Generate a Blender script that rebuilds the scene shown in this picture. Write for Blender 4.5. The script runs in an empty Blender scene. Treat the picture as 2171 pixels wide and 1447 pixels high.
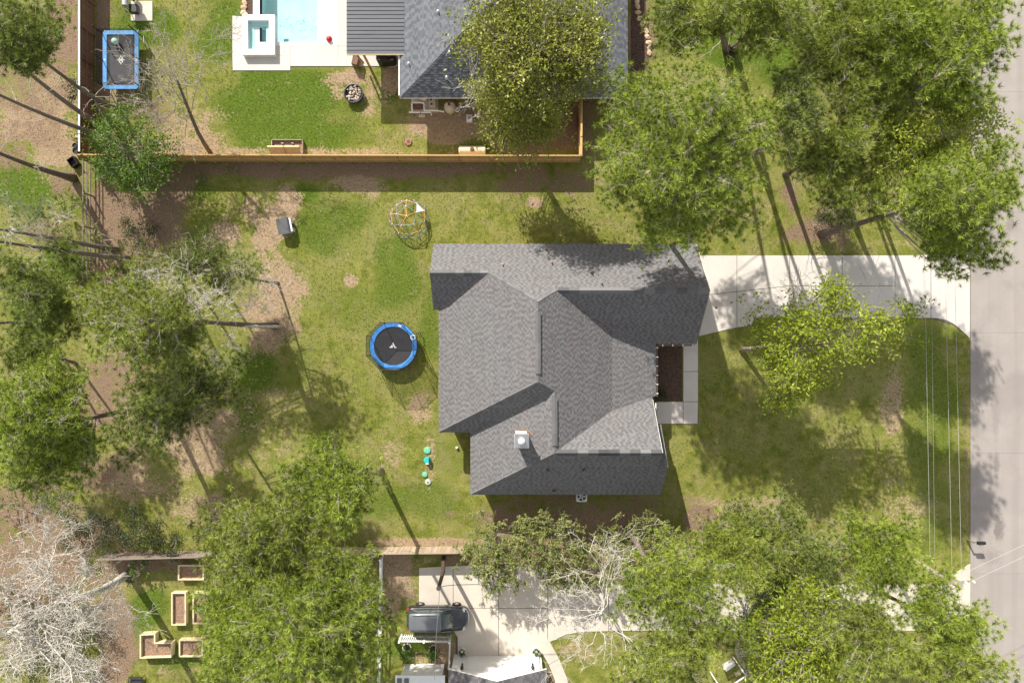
import bpy, bmesh, math, random
import numpy as np
from mathutils import Vector, Matrix

# ------------------------------------------------------------------ camera, world, sun, exposure
sc = bpy.context.scene
H = 53.6            # drone height in metres
K = 27.0            # photo pixels per metre on the ground
CX, CY = 1085.5, 723.5
cam_d = bpy.data.cameras.new("camera"); cam = bpy.data.objects.new("camera", cam_d)
sc.collection.objects.link(cam); sc.camera = cam
cam.location = (0, 0, H); cam.rotation_euler = (0, 0, 0)
cam_d.sensor_width = 36; cam_d.lens = 36 * K * H / 2171.0; cam_d.clip_end = 8000; cam_d.clip_start = 0.5
SUN_EL = math.radians(35.0); SUN_ROT = math.radians(-25.5)
w = bpy.data.worlds.new("World"); sc.world = w; w.use_nodes = True
nt = w.node_tree; nt.nodes.clear()
sky = nt.nodes.new('ShaderNodeTexSky'); sky.sky_type = 'NISHITA'; sky.sun_disc = False
sky.sun_elevation = SUN_EL; sky.sun_rotation = SUN_ROT; sky.air_density = 1.0; sky.dust_density = 2.2; sky.ozone_density = 0.6
bg = nt.nodes.new('ShaderNodeBackground'); bg.inputs[1].default_value = 0.13
wo = nt.nodes.new('ShaderNodeOutputWorld')
# broken bright cloud over the blue
tc = nt.nodes.new('ShaderNodeTexCoord'); cn = nt.nodes.new('ShaderNodeTexNoise'); cn.inputs['Scale'].default_value = 2.2; cn.inputs['Detail'].default_value = 6
cm = nt.nodes.new('ShaderNodeMapRange'); cm.inputs[1].default_value = 0.36; cm.inputs[2].default_value = 0.60
cx = nt.nodes.new('ShaderNodeMix'); cx.data_type = 'RGBA'; cx.inputs[7].default_value = (4.5, 4.36, 4.18, 1)
nt.links.new(tc.outputs['Generated'], cn.inputs['Vector']); nt.links.new(cn.outputs['Fac'], cm.inputs[0]); nt.links.new(cm.outputs[0], cx.inputs[0])
nt.links.new(sky.outputs[0], cx.inputs[6]); nt.links.new(cx.outputs[2], bg.inputs[0]); nt.links.new(bg.outputs[0], wo.inputs[0])
sd = bpy.data.lights.new("sun", 'SUN'); sd.energy = 5.0; sd.angle = math.radians(0.53); sd.color = (1.0, 0.945, 0.86)
sun = bpy.data.objects.new("sun", sd); sc.collection.objects.link(sun)
ray = Vector((0.43, -0.90, 0)).normalized() * math.cos(SUN_EL) + Vector((0, 0, -math.sin(SUN_EL)))
sun.rotation_euler = ray.to_track_quat('-Z', 'Y').to_euler(); sun.location = (-30, 60, 60)
sc.view_settings.view_transform = 'Standard'; sc.view_settings.look = 'None'
sc.view_settings.exposure = 0.60; sc.view_settings.gamma = 1.0; sc.view_settings.use_curve_mapping = False
sc.render.engine = 'CYCLES'

# ------------------------------------------------------------------ helpers
C = sc.collection
def P(px, py, h=0.0):
    k = (1 - h / H) / K
    return Vector(((px - CX) * k, (CY - py) * k, h))
def tag(o, label=None, cat=None, group=None, kind=None):
    if label: o['label'] = label
    if cat: o['category'] = cat
    if group: o['group'] = group
    if kind: o['kind'] = kind
    return o
def thing(name, label, cat, loc=(0, 0, 0), group=None, rz=0.0):
    o = bpy.data.objects.new(name, None); C.objects.link(o); o.location = loc; o.rotation_euler = (0, 0, rz)
    o.empty_display_size = 0.3
    return tag(o, label, cat, group)
def mk_mesh(name, V, F, mat=None, attrs=None, smooth=False):
    """V (n,3); F list of int arrays (m,k); attrs {name:(domain,values)}"""
    me = bpy.data.meshes.new(name)
    V = np.asarray(V, dtype=np.float32)
    if isinstance(F, np.ndarray): F = [F]
    F = [np.asarray(f, dtype=np.int32) for f in F if len(f)]
    me.vertices.add(len(V)); me.vertices.foreach_set('co', V.ravel())
    nl = sum(f.size for f in F); nf = sum(len(f) for f in F)
    me.loops.add(nl); me.loops.foreach_set('vertex_index', np.concatenate([f.ravel() for f in F]))
    tot = np.concatenate([np.full(len(f), f.shape[1], np.int32) for f in F])
    st = np.concatenate([[0], np.cumsum(tot)[:-1]]).astype(np.int32)
    me.polygons.add(nf); me.polygons.foreach_set('loop_start', st)
    me.update(calc_edges=True)
    if smooth: me.polygons.foreach_set('use_smooth', np.ones(nf, bool))
    for k, (dom, vals) in (attrs or {}).items():
        vals = np.asarray(vals, dtype=np.float32)
        if vals.ndim == 2:
            a = me.attributes.new(k, 'FLOAT_COLOR', dom); a.data.foreach_set('color', vals.ravel())
        else:
            a = me.attributes.new(k, 'FLOAT', dom); a.data.foreach_set('value', vals)
    if mat: me.materials.append(mat)
    return me
def link(name, me, parent=None, loc=None, rot=None):
    o = bpy.data.objects.new(name, me); C.objects.link(o)
    if parent: o.parent = parent
    if loc is not None: o.location = loc
    if rot is not None: o.rotation_euler = rot
    return o
class MB:
    """collects simple shapes into one mesh"""
    def __init__(s): s.v = []; s.f = []
    def add(s, vs, fs):
        n = len(s.v); s.v += [tuple(v) for v in vs]; s.f += [tuple(n + i for i in f) for f in fs]; return s
    def box(s, a, b, m=None):
        x0, y0, z0 = a; x1, y1, z1 = b
        vs = [Vector(v) for v in ((x0,y0,z0),(x1,y0,z0),(x1,y1,z0),(x0,y1,z0),(x0,y0,z1),(x1,y0,z1),(x1,y1,z1),(x0,y1,z1))]
        if m: vs = [m @ v for v in vs]
        return s.add(vs, [(0,3,2,1),(4,5,6,7),(0,1,5,4),(1,2,6,5),(2,3,7,6),(3,0,4,7)])
    def prism(s, poly, z0, z1, zf=None):
        n = len(poly)
        area = sum(poly[i][0]*poly[(i+1)%n][1]-poly[(i+1)%n][0]*poly[i][1] for i in range(n))
        if area < 0: poly = poly[::-1]
        lo = [(p[0], p[1], z0) for p in poly]
        hi = [(p[0], p[1], z1) for p in poly]
        return s.add(lo + hi, [tuple(range(n))[::-1], tuple(range(n, 2*n))] + [(i, (i+1)%n, n+(i+1)%n, n+i) for i in range(n)])
    def tube(s, pts, r, n=6, cap=True):
        pts = [Vector(p) for p in pts]
        rs = r if isinstance(r, (list, tuple)) else [r]*len(pts)
        vs = []; fs = []
        for i, p in enumerate(pts):
            d = (pts[min(i+1, len(pts)-1)] - pts[max(i-1, 0)]).normalized()
            u = d.orthogonal().normalized() if i == 0 else (u - d*u.dot(d)).normalized()
            q = d.cross(u)
            for k in range(n):
                a = 2*math.pi*k/n
                vs.append(p + (u*math.cos(a) + q*math.sin(a))*rs[i])
        for i in range(len(pts)-1):
            for k in range(n):
                fs.append((i*n+k, i*n+(k+1)%n, (i+1)*n+(k+1)%n, (i+1)*n+k))
        if cap:
            fs.append(tuple(range(n))[::-1]); fs.append(tuple(range((len(pts)-1)*n, len(pts)*n)))
        return s.add(vs, fs)
    def lathe(s, prof, n=20, c=(0,0,0)):
        vs = []; fs = []
        for (r, z) in prof:
            for k in range(n):
                a = 2*math.pi*k/n; vs.append((c[0]+r*math.cos(a), c[1]+r*math.sin(a), c[2]+z))
        for i in range(len(prof)-1):
            for k in range(n):
                fs.append((i*n+k, i*n+(k+1)%n, (i+1)*n+(k+1)%n, (i+1)*n+k))
        if prof[0][0] > 1e-4: fs.append(tuple(range(n))[::-1])
        if prof[-1][0] > 1e-4: fs.append(tuple(range((len(prof)-1)*n, len(prof)*n)))
        return s.add(vs, fs)
    def mesh(s, name, mat, smooth=False, bevel=0.0):
        me = bpy.data.meshes.new(name); me.from_pydata(s.v, [], s.f)
        bm = bmesh.new(); bm.from_mesh(me)
        bmesh.ops.remove_doubles(bm, verts=bm.verts, dist=1e-5)
        if bevel: bmesh.ops.bevel(bm, geom=list(bm.edges), offset=bevel, segments=1, affect='EDGES', clamp_overlap=True)
        bmesh.ops.recalc_face_normals(bm, faces=bm.faces)
        bm.to_mesh(me); bm.free()
        if smooth:
            for p in me.polygons: p.use_smooth = True
        me.materials.append(mat); return me
    def build(s, name, mat, parent=None, smooth=False, bevel=0.0, loc=None, rot=None):
        return link(name, s.mesh(name, mat, smooth, bevel), parent, loc, rot)
def struct(o): o['kind'] = 'structure'; return o

# ------------------------------------------------------------------ materials
def newmat(name):
    m = bpy.data.materials.new(name); m.use_nodes = True
    t = m.node_tree; b = t.nodes['Principled BSDF']; return m, t, b
def N(t, typ, **kw):
    n = t.nodes.new(typ)
    for k, v in kw.items():
        if hasattr(n, k): setattr(n, k, v)
        else: n.inputs[k.replace('_', ' ')].default_value = v
    return n
def mixc(t, fac, a, b, mode='MIX'):
    n = t.nodes.new('ShaderNodeMix'); n.data_type = 'RGBA'; n.blend_type = mode
    def put(i, v):
        if hasattr(v, 'is_output'): t.links.new(v, n.inputs[i])
        elif isinstance(v, (int, float)): n.inputs[i].default_value = v
        else: n.inputs[i].default_value = (*v, 1)
    put(0, fac); put(6, a); put(7, b); return n.outputs[2]
def mth(t, op, a, b=None, clamp=False):
    n = t.nodes.new('ShaderNodeMath'); n.operation = op; n.use_clamp = clamp
    for i, v in enumerate((a, b)):
        if v is None: continue
        if hasattr(v, 'is_output'): t.links.new(v, n.inputs[i])
        else: n.inputs[i].default_value = v
    return n.outputs[0]
def noise(t, scale, detail=3, rough=0.6, vec=None, dist=0.0):
    n = N(t, 'ShaderNodeTexNoise'); n.inputs['Scale'].default_value = scale; n.inputs['Detail'].default_value = detail
    n.inputs['Roughness'].default_value = rough; n.inputs['Distortion'].default_value = dist
    if vec is not None: t.links.new(vec, n.inputs['Vector'])
    return n.outputs['Fac']
def ramp(t, fac, lo, hi, smooth=True):
    n = t.nodes.new('ShaderNodeMapRange'); n.interpolation_type = 'SMOOTHSTEP' if smooth else 'LINEAR'
    t.links.new(fac, n.inputs[0]); n.inputs[1].default_value = lo; n.inputs[2].default_value = hi
    return n.outputs[0]
def wpos(t):
    return N(t, 'ShaderNodeNewGeometry').outputs['Position']
def bumpn(t, b, h, dist, strength=1.0):
    n = N(t, 'ShaderNodeBump'); n.inputs['Distance'].default_value = dist; n.inputs['Strength'].default_value = strength
    t.links.new(h, n.inputs['Height']); t.links.new(n.outputs[0], b.inputs['Normal'])
def simple(name, col, rough=0.6, var=0.15, scale=6.0, metal=0.0, bump=0.0, spec=None, coat=0.0, stretch=None):
    m, t, b = newmat(name)
    pos = N(t, 'ShaderNodeTexCoord').outputs['Object'] if stretch else wpos(t)
    if stretch:
        mp = N(t, 'ShaderNodeMapping'); mp.inputs['Scale'].default_value = stretch; t.links.new(pos, mp.inputs[0]); pos = mp.outputs[0]
    f = noise(t, scale, 4, 0.65, pos)
    c = mixc(t, ramp(t, f, 0.25, 0.75), tuple(x*(1-var) for x in col), tuple(min(1, x*(1+var)) for x in col))
    t.links.new(c, b.inputs['Base Color']); b.inputs['Roughness'].default_value = rough; b.inputs['Metallic'].default_value = metal
    if coat: b.inputs['Coat Weight'].default_value = coat; b.inputs['Coat Roughness'].default_value = 0.05
    if bump: bumpn(t, b, f, bump)
    return m
def piece_mat(name, cols, rough=0.75, scale=3.0, stretch=(1, 1, 1), var=0.22, bump=0.0):
    """wood or masonry pieces: each object differs a little"""
    m, t, b = newmat(name)
    oi = N(t, 'ShaderNodeObjectInfo')
    c0 = mixc(t, oi.outputs['Random'], cols[0], cols[1])
    tc = N(t, 'ShaderNodeTexCoord').outputs['Object']
    mp = N(t, 'ShaderNodeMapping'); mp.inputs['Scale'].default_value = stretch; t.links.new(tc, mp.inputs[0])
    add = N(t, 'ShaderNodeVectorMath'); add.operation = 'ADD'; t.links.new(mp.outputs[0], add.inputs[0])
    cb = N(t, 'ShaderNodeCombineXYZ'); t.links.new(mth(t, 'MULTIPLY', oi.outputs['Random'], 37.0), cb.inputs[0]); t.links.new(cb.outputs[0], add.inputs[1])
    f = noise(t, scale, 5, 0.65, add.outputs[0])
    c = mixc(t, ramp(t, f, 0.3, 0.7), mixc(t, 1.0, c0, (1-var,)*3, 'MULTIPLY'), mixc(t, 1.0, c0, (1+var*0.6,)*3, 'MULTIPLY'))
    t.links.new(c, b.inputs['Base Color']); b.inputs['Roughness'].default_value = rough
    if bump: bumpn(t, b, f, bump)
    return m
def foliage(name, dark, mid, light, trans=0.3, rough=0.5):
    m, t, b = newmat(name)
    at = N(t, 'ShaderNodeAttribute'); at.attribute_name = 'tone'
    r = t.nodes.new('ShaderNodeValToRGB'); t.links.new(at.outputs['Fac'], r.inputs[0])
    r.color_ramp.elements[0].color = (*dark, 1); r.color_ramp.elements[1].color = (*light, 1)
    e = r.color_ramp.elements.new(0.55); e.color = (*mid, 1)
    t.links.new(r.outputs[0], b.inputs['Base Color']); b.inputs['Roughness'].default_value = rough
    b.inputs['Specular IOR Level'].default_value = 0.35
    tr = N(t, 'ShaderNodeBsdfTranslucent'); t.links.new(mixc(t, 1.0, r.outputs[0], (1.25, 1.3, 0.6), 'MULTIPLY'), tr.inputs[0])
    mx = N(t, 'ShaderNodeMixShader'); mx.inputs[0].default_value = trans
    t.links.new(b.outputs[0], mx.inputs[1]); t.links.new(tr.outputs[0], mx.inputs[2])
    t.links.new(mx.outputs[0], t.nodes['Material Output'].inputs[0]); return m
M = {}
def ground_mat():
    m, t, b = newmat('lawn_and_soil'); pos = wpos(t)
    at = N(t, 'ShaderNodeAttribute'); at.attribute_name = 'gmap'
    sp = N(t, 'ShaderNodeSeparateColor'); t.links.new(at.outputs['Color'], sp.inputs[0])
    D, G, L = sp.outputs[0], sp.outputs[1], sp.outputs[2]
    n_big = noise(t, 0.22, 4, 0.6, pos); n_mid = noise(t, 1.1, 5, 0.68, pos); n_s = noise(t, 5.5, 5, 0.75, pos); n_f = noise(t, 16.0, 3, 0.8, pos)
    # grass
    g = mixc(t, ramp(t, n_mid, 0.30, 0.72), (0.120, 0.150, 0.022), (0.270, 0.270, 0.058))
    g = mixc(t, ramp(t, n_big, 0.42, 0.66), g, (0.235, 0.235, 0.070))
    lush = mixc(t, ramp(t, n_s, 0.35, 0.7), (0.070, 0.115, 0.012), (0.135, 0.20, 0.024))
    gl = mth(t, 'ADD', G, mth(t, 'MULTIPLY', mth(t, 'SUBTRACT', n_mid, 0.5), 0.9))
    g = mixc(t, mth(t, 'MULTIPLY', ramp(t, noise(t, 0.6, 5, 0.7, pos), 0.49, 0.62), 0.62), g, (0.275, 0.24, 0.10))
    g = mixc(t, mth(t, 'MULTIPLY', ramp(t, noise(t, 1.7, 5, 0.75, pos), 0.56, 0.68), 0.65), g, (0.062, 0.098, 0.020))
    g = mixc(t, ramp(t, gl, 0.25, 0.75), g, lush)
    straw = mth(t, 'ADD', mth(t, 'MULTIPLY', n_s, 0.5), mth(t, 'MULTIPLY', n_mid, 0.5))
    g = mixc(t, mth(t, 'MULTIPLY', ramp(t, straw, 0.52, 0.66), 0.5), g, (0.36, 0.30, 0.155))
    # bare soil and litter
    soil = mixc(t, ramp(t, n_s, 0.3, 0.7), (0.27, 0.185, 0.115), (0.46, 0.345, 0.225))
    litter = mixc(t, ramp(t, n_f, 0.35, 0.65), (0.145, 0.092, 0.060), (0.38, 0.28, 0.185))
    litter = mixc(t, ramp(t, n_s, 0.35, 0.7), litter, (0.225, 0.150, 0.105))
    dm = mth(t, 'ADD', D, mth(t, 'ADD', mth(t, 'MULTIPLY', mth(t, 'SUBTRACT', n_s, 0.5), 1.3), mth(t, 'MULTIPLY', mth(t, 'SUBTRACT', n_mid, 0.5), 1.1)))
    lm = mth(t, 'ADD', L, mth(t, 'ADD', mth(t, 'MULTIPLY', mth(t, 'SUBTRACT', n_s, 0.5), 1.3), mth(t, 'MULTIPLY', mth(t, 'SUBTRACT', n_mid, 0.5), 1.2)))
    c = mixc(t, ramp(t, dm, 0.42, 0.66), g, soil)
    c = mixc(t, ramp(t, lm, 0.40, 0.66), c, litter)
    grain = mixc(t, ramp(t, n_f, 0.25, 0.75), (0.62, 0.62, 0.62), (1.32, 1.32, 1.32))
    c = mixc(t, 1.0, c, grain, 'MULTIPLY')
    t.links.new(c, b.inputs['Base Color']); b.inputs['Roughness'].default_value = 0.95; b.inputs['Specular IOR Level'].default_value = 0.1
    bumpn(t, b, mth(t, 'ADD', n_f, mth(t, 'MULTIPLY', n_s, 1.5)), 0.05, 0.8)
    return m
def concrete_mat(name, col, mottle=0.12, streak=None):
    m, t, b = newmat(name); pos = wpos(t)
    oi = N(t, 'ShaderNodeObjectInfo').outputs['Random']
    f1 = noise(t, 0.45, 5, 0.6, pos, 0.5); f2 = noise(t, 9.0, 4, 0.7, pos); f3 = noise(t, 3.0, 6, 0.75, pos)
    c = mixc(t, ramp(t, f1, 0.35, 0.68), tuple(x*(1-mottle) for x in col), col)  # cloud-like mottling: soft light patches on the driveway put into the colour
    c = mixc(t, mth(t, 'MULTIPLY', oi, 0.35), c, tuple(x*0.86 for x in col))
    c = mixc(t, mth(t, 'MULTIPLY', ramp(t, f2, 0.3, 0.75), 0.18), c, tuple(x*0.78 for x in col))
    c = mixc(t, mth(t, 'MULTIPLY', ramp(t, f3, 0.66, 0.78), 0.35), c, tuple(x*0.55 for x in col))
    if streak:
        mp = N(t, 'ShaderNodeMapping'); mp.inputs['Scale'].default_value = streak; t.links.new(pos, mp.inputs[0])
        f4 = noise(t, 1.0, 4, 0.6, mp.outputs[0])
        c = mixc(t, mth(t, 'MULTIPLY', ramp(t, f4, 0.48, 0.66), 0.35), c, tuple(x*0.72 for x in col))
        f5 = noise(t, 0.16, 4, 0.6, pos, 0.8)
        c = mixc(t, mth(t, 'MULTIPLY', ramp(t, f5, 0.54, 0.68), 0.5), c, tuple(x*0.66 for x in col))
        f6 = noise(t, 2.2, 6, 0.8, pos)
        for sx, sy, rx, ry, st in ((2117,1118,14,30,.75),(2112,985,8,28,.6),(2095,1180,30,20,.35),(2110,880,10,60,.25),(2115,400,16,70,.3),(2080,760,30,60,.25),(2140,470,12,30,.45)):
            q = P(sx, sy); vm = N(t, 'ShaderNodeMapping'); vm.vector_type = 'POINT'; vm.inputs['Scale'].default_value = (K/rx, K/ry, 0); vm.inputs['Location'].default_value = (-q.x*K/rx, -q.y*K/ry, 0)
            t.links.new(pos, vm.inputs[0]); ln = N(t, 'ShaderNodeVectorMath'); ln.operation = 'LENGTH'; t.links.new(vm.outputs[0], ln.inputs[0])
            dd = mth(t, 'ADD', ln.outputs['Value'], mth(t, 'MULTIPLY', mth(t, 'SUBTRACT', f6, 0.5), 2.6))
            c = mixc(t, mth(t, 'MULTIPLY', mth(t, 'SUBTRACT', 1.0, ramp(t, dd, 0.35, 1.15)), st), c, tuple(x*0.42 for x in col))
    t.links.new(c, b.inputs['Base Color']); b.inputs['Roughness'].default_value = 0.85
    bumpn(t, b, f2, 0.004); return m
def shingle_mat(name, lo, hi, tint):
    m, t, b = newmat(name); pos = wpos(t)
    at = N(t, 'ShaderNodeAttribute'); at.attribute_name = 'tone'
    f = noise(t, 30, 3, 0.7, pos); f2 = noise(t, 0.5, 4, 0.6, pos, 0.4)
    c = mixc(t, at.outputs['Fac'], lo, hi)
    c = mixc(t, mth(t, 'MULTIPLY', ramp(t, f2, 0.45, 0.7), 0.5), c, mixc(t, 1.0, c, tint, 'MULTIPLY'))
    c = mixc(t, 1.0, c, mixc(t, f, (0.7,)*3, (1.3,)*3), 'MULTIPLY')
    t.links.new(c, b.inputs['Base Color']); b.inputs['Roughness'].default_value = 0.9; b.inputs['Specular IOR Level'].default_value = 0.25
    return m
M['ground'] = ground_mat()
M['concrete'] = concrete_mat('driveway_concrete', (0.64, 0.59, 0.535))
M['concrete_b'] = concrete_mat('warm_concrete', (0.62, 0.555, 0.47), 0.16)
M['deck'] = concrete_mat('pool_deck_concrete', (0.60, 0.57, 0.53), 0.10)
M['road'] = concrete_mat('road_concrete', (0.35, 0.312, 0.285), 0.12, (1.4, 0.02, 1))
M['shingle'] = shingle_mat('grey_shingles', (0.092, 0.090, 0.092), (0.205, 0.200, 0.202), (1.0, 0.92, 0.91))
M['shingle_n'] = shingle_mat('blue_grey_shingles', (0.075, 0.080, 0.092), (0.185, 0.195, 0.215), (0.85, 0.85, 0.9))
M['ridge'] = piece_mat('ridge_shingle', [(0.05, 0.05, 0.055), (0.19, 0.185, 0.19)], 0.9, 12, var=0.15)
M['fascia'] = simple('brown_fascia', (0.10, 0.065, 0.045), 0.6)
M['brick'] = simple('brick_wall', (0.30, 0.17, 0.12), 0.85, 0.3, 8)
M['white'] = simple('white_paint', (0.80, 0.79, 0.76), 0.5, 0.04, 3)
M['coping'] = simple('white_coping', (0.74, 0.73, 0.71), 0.5, 0.04, 2)
M['plaster'] = simple('pool_plaster', (0.50, 0.69, 0.69), 0.6, 0.14, 0.5)
M['black'] = simple('black_plastic', (0.012, 0.012, 0.013), 0.5, 0.3, 8)
M['dark'] = simple('dark_metal', (0.035, 0.035, 0.038), 0.45, 0.3, 5)
M['steel'] = simple('grey_steel', (0.42, 0.43, 0.44), 0.35, 0.1, 5, metal=0.8)
M['galv'] = simple('galvanised', (0.50, 0.50, 0.50), 0.4, 0.15, 6, metal=0.6)
M['copper'] = simple('orange_flashing', (0.27, 0.175, 0.13), 0.55, 0.3, 5)
M['bark'] = simple('pine_bark', (0.155, 0.120, 0.105), 0.95, 0.4, 9, bump=0.03)
M['bark_l'] = simple('pale_bark', (0.36, 0.30, 0.24), 0.95, 0.3, 6, bump=0.02)
M['bark_w'] = simple('white_bare_wood', (0.54, 0.505, 0.45), 0.9, 0.25, 4)
M['bark_t'] = simple('grey_twig', (0.40, 0.345, 0.29), 0.9, 0.3, 4)
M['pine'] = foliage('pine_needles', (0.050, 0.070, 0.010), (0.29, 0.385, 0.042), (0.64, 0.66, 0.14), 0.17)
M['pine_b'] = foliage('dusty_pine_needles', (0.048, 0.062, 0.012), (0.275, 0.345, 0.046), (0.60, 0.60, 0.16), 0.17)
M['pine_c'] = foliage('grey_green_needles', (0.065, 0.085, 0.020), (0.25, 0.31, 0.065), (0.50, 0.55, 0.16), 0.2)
M['oak'] = foliage('olive_leaves', (0.080, 0.098, 0.014), (0.23, 0.25, 0.030), (0.46, 0.46, 0.09), 0.2, 0.4)
M['lime'] = foliage('fresh_lime_leaves', (0.105, 0.145, 0.012), (0.29, 0.355, 0.028), (0.54, 0.57, 0.09), 0.4)
M['fresh'] = foliage('bright_green_leaves', (0.065, 0.120, 0.014), (0.130, 0.230, 0.024), (0.24, 0.35, 0.05), 0.35)
M['shrub'] = foliage('shrub_leaves', (0.055, 0.075, 0.016), (0.26, 0.31, 0.065), (0.52, 0.54, 0.17), 0.2)
M['darkshrub'] = foliage('dark_shrub_leaves', (0.022, 0.035, 0.014), (0.055, 0.078, 0.030), (0.125, 0.150, 0.065), 0.15)
M['grassblade'] = foliage('grass_blades', (0.15, 0.19, 0.028), (0.24, 0.26, 0.06), (0.38, 0.36, 0.13), 0.3, 0.7)
M['litter'] = foliage('fallen_leaves', (0.11, 0.06, 0.035), (0.29, 0.185, 0.11), (0.52, 0.40, 0.26), 0.1, 0.8)
M['cedar'] = piece_mat('yellow_cedar', [(0.40, 0.245, 0.09), (0.62, 0.41, 0.16)], 0.7, 3, (8, 8, 0.8))
M['brownwood'] = piece_mat('brown_stained_wood', [(0.16, 0.085, 0.05), (0.24, 0.13, 0.08)], 0.7, 3, (8, 8, 0.8))
M['greywood'] = piece_mat('weathered_wood', [(0.34, 0.26, 0.185), (0.50, 0.40, 0.30)], 0.8, 3, (8, 8, 0.8))
M['oldwood'] = piece_mat('old_grey_wood', [(0.22, 0.175, 0.14), (0.30, 0.245, 0.20)], 0.8, 3, (8, 8, 0.8))
M['bedwood'] = piece_mat('pale_pine_boards', [(0.66, 0.56, 0.33), (0.74, 0.63, 0.40)], 0.7, 3, (2, 2, 8), 0.12)
M['soil'] = simple('bed_soil', (0.27, 0.175, 0.115), 0.95, 0.45, 7, bump=0.04)
M['mulch'] = simple('dark_mulch', (0.085, 0.052, 0.036), 0.95, 0.55, 9, bump=0.05)
M['seam'] = piece_mat('seam_metal', [(0.085, 0.09, 0.105), (0.115, 0.12, 0.135)], 0.4, 2, (0.3, 3, 1), 0.15)
M['blue'] = simple('blue_vinyl', (0.06, 0.26, 0.66), 0.45, 0.25, 3)
M['lblue'] = simple('sun_faded_blue_vinyl', (0.14, 0.40, 0.76), 0.5, 0.25, 3)
M['mat'] = simple('black_mesh_mat', (0.028, 0.028, 0.032), 0.7, 0.2, 3)
M['teal'] = simple('pale_teal_rubber', (0.30, 0.56, 0.44), 0.5, 0.15, 4)
M['teal_b'] = simple('teal_plastic', (0.02, 0.48, 0.48), 0.45, 0.1, 4)
M['green_lid'] = simple('green_plastic_lid', (0.16, 0.46, 0.28), 0.55, 0.15, 5)
M['red'] = simple('red_rubber', (0.62, 0.02, 0.04), 0.3, 0.1, 3)
M['tankc'] = simple('cream_plastic', (0.72, 0.60, 0.40), 0.5, 0.08, 3)
M['beige'] = simple('beige_plastic', (0.55, 0.49, 0.36), 0.5, 0.12, 3)
M['rust'] = simple('rusty_metal', (0.16, 0.08, 0.05), 0.8, 0.4, 8)
M['rock'] = piece_mat('fire_pit_rock', [(0.42, 0.33, 0.25), (0.68, 0.60, 0.52)], 0.8, 6)
M['stone'] = piece_mat('tan_stone', [(0.50, 0.36, 0.22), (0.66, 0.50, 0.33)], 0.85, 4)
M['carpaint'] = simple('dark_grey_car_paint', (0.030, 0.031, 0.033), 0.25, 0.05, 2, metal=0.3, coat=1.0)
M['carroof'] = simple('grey_car_roof', (0.15, 0.16, 0.17), 0.45, 0.05, 2, metal=0.3, coat=0.6)
M['glass'] = simple('dark_glass', (0.045, 0.065, 0.058), 0.06, 0.1, 2, coat=1.0)
M['tyre'] = simple('tyre_rubber', (0.015, 0.015, 0.015), 0.9, 0.2, 5)
M['rim'] = simple('silver_rim', (0.55, 0.55, 0.56), 0.3, 0.05, 5, metal=0.7)
M['lamp_r'] = simple('red_tail_lamp', (0.45, 0.02, 0.02), 0.2, 0.05, 5)
M['orange'] = simple('orange_tube', (0.72, 0.32, 0.10), 0.45, 0.1, 3)
M['bluegrey'] = simple('blue_grey_tube', (0.22, 0.27, 0.31), 0.45, 0.1, 3)
M['wire'] = simple('pale_cable', (0.42, 0.42, 0.39), 0.5, 0.05, 3)
M['pole'] = simple('brown_utility_pole', (0.085, 0.052, 0.04), 0.9, 0.3, 3)
def water_mat():
    m = bpy.data.materials.new('pool_water'); m.use_nodes = True; t = m.node_tree; t.nodes.clear()
    out = N(t, 'ShaderNodeOutputMaterial'); tr = N(t, 'ShaderNodeBsdfTransparent'); tr.inputs[0].default_value = (0.86, 0.97, 0.975, 1)
    gl = N(t, 'ShaderNodeBsdfGlossy'); gl.inputs['Roughness'].default_value = 0.03
    lw = N(t, 'ShaderNodeLayerWeight'); lw.inputs[0].default_value = 0.5
    f = noise(t, 3.0, 3, 0.5, wpos(t), 0.6); bp = N(t, 'ShaderNodeBump'); bp.inputs['Distance'].default_value = 0.03; t.links.new(f, bp.inputs['Height'])
    t.links.new(bp.outputs[0], gl.inputs['Normal']); t.links.new(bp.outputs[0], lw.inputs['Normal'])
    mx = N(t, 'ShaderNodeMixShader'); t.links.new(mth(t, 'ADD', 0.03, mth(t, 'POWER', lw.outputs['Facing'], 4.0), True), mx.inputs[0]); t.links.new(tr.outputs[0], mx.inputs[1]); t.links.new(gl.outputs[0], mx.inputs[2])
    t.links.new(mx.outputs[0], out.inputs[0]); return m
M['water'] = water_mat()
def net_mat():
    m = bpy.data.materials.new('black_safety_net'); m.use_nodes = True; t = m.node_tree; t.nodes.clear()
    out = N(t, 'ShaderNodeOutputMaterial'); tr = N(t, 'ShaderNodeBsdfTransparent'); df = N(t, 'ShaderNodeBsdfDiffuse'); df.inputs[0].default_value = (0.02, 0.02, 0.02, 1)
    mx = N(t, 'ShaderNodeMixShader'); mx.inputs[0].default_value = 0.42
    t.links.new(tr.outputs[0], mx.inputs[1]); t.links.new(df.outputs[0], mx.inputs[2]); t.links.new(mx.outputs[0], out.inputs[0]); return m
M['net'] = net_mat()
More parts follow.
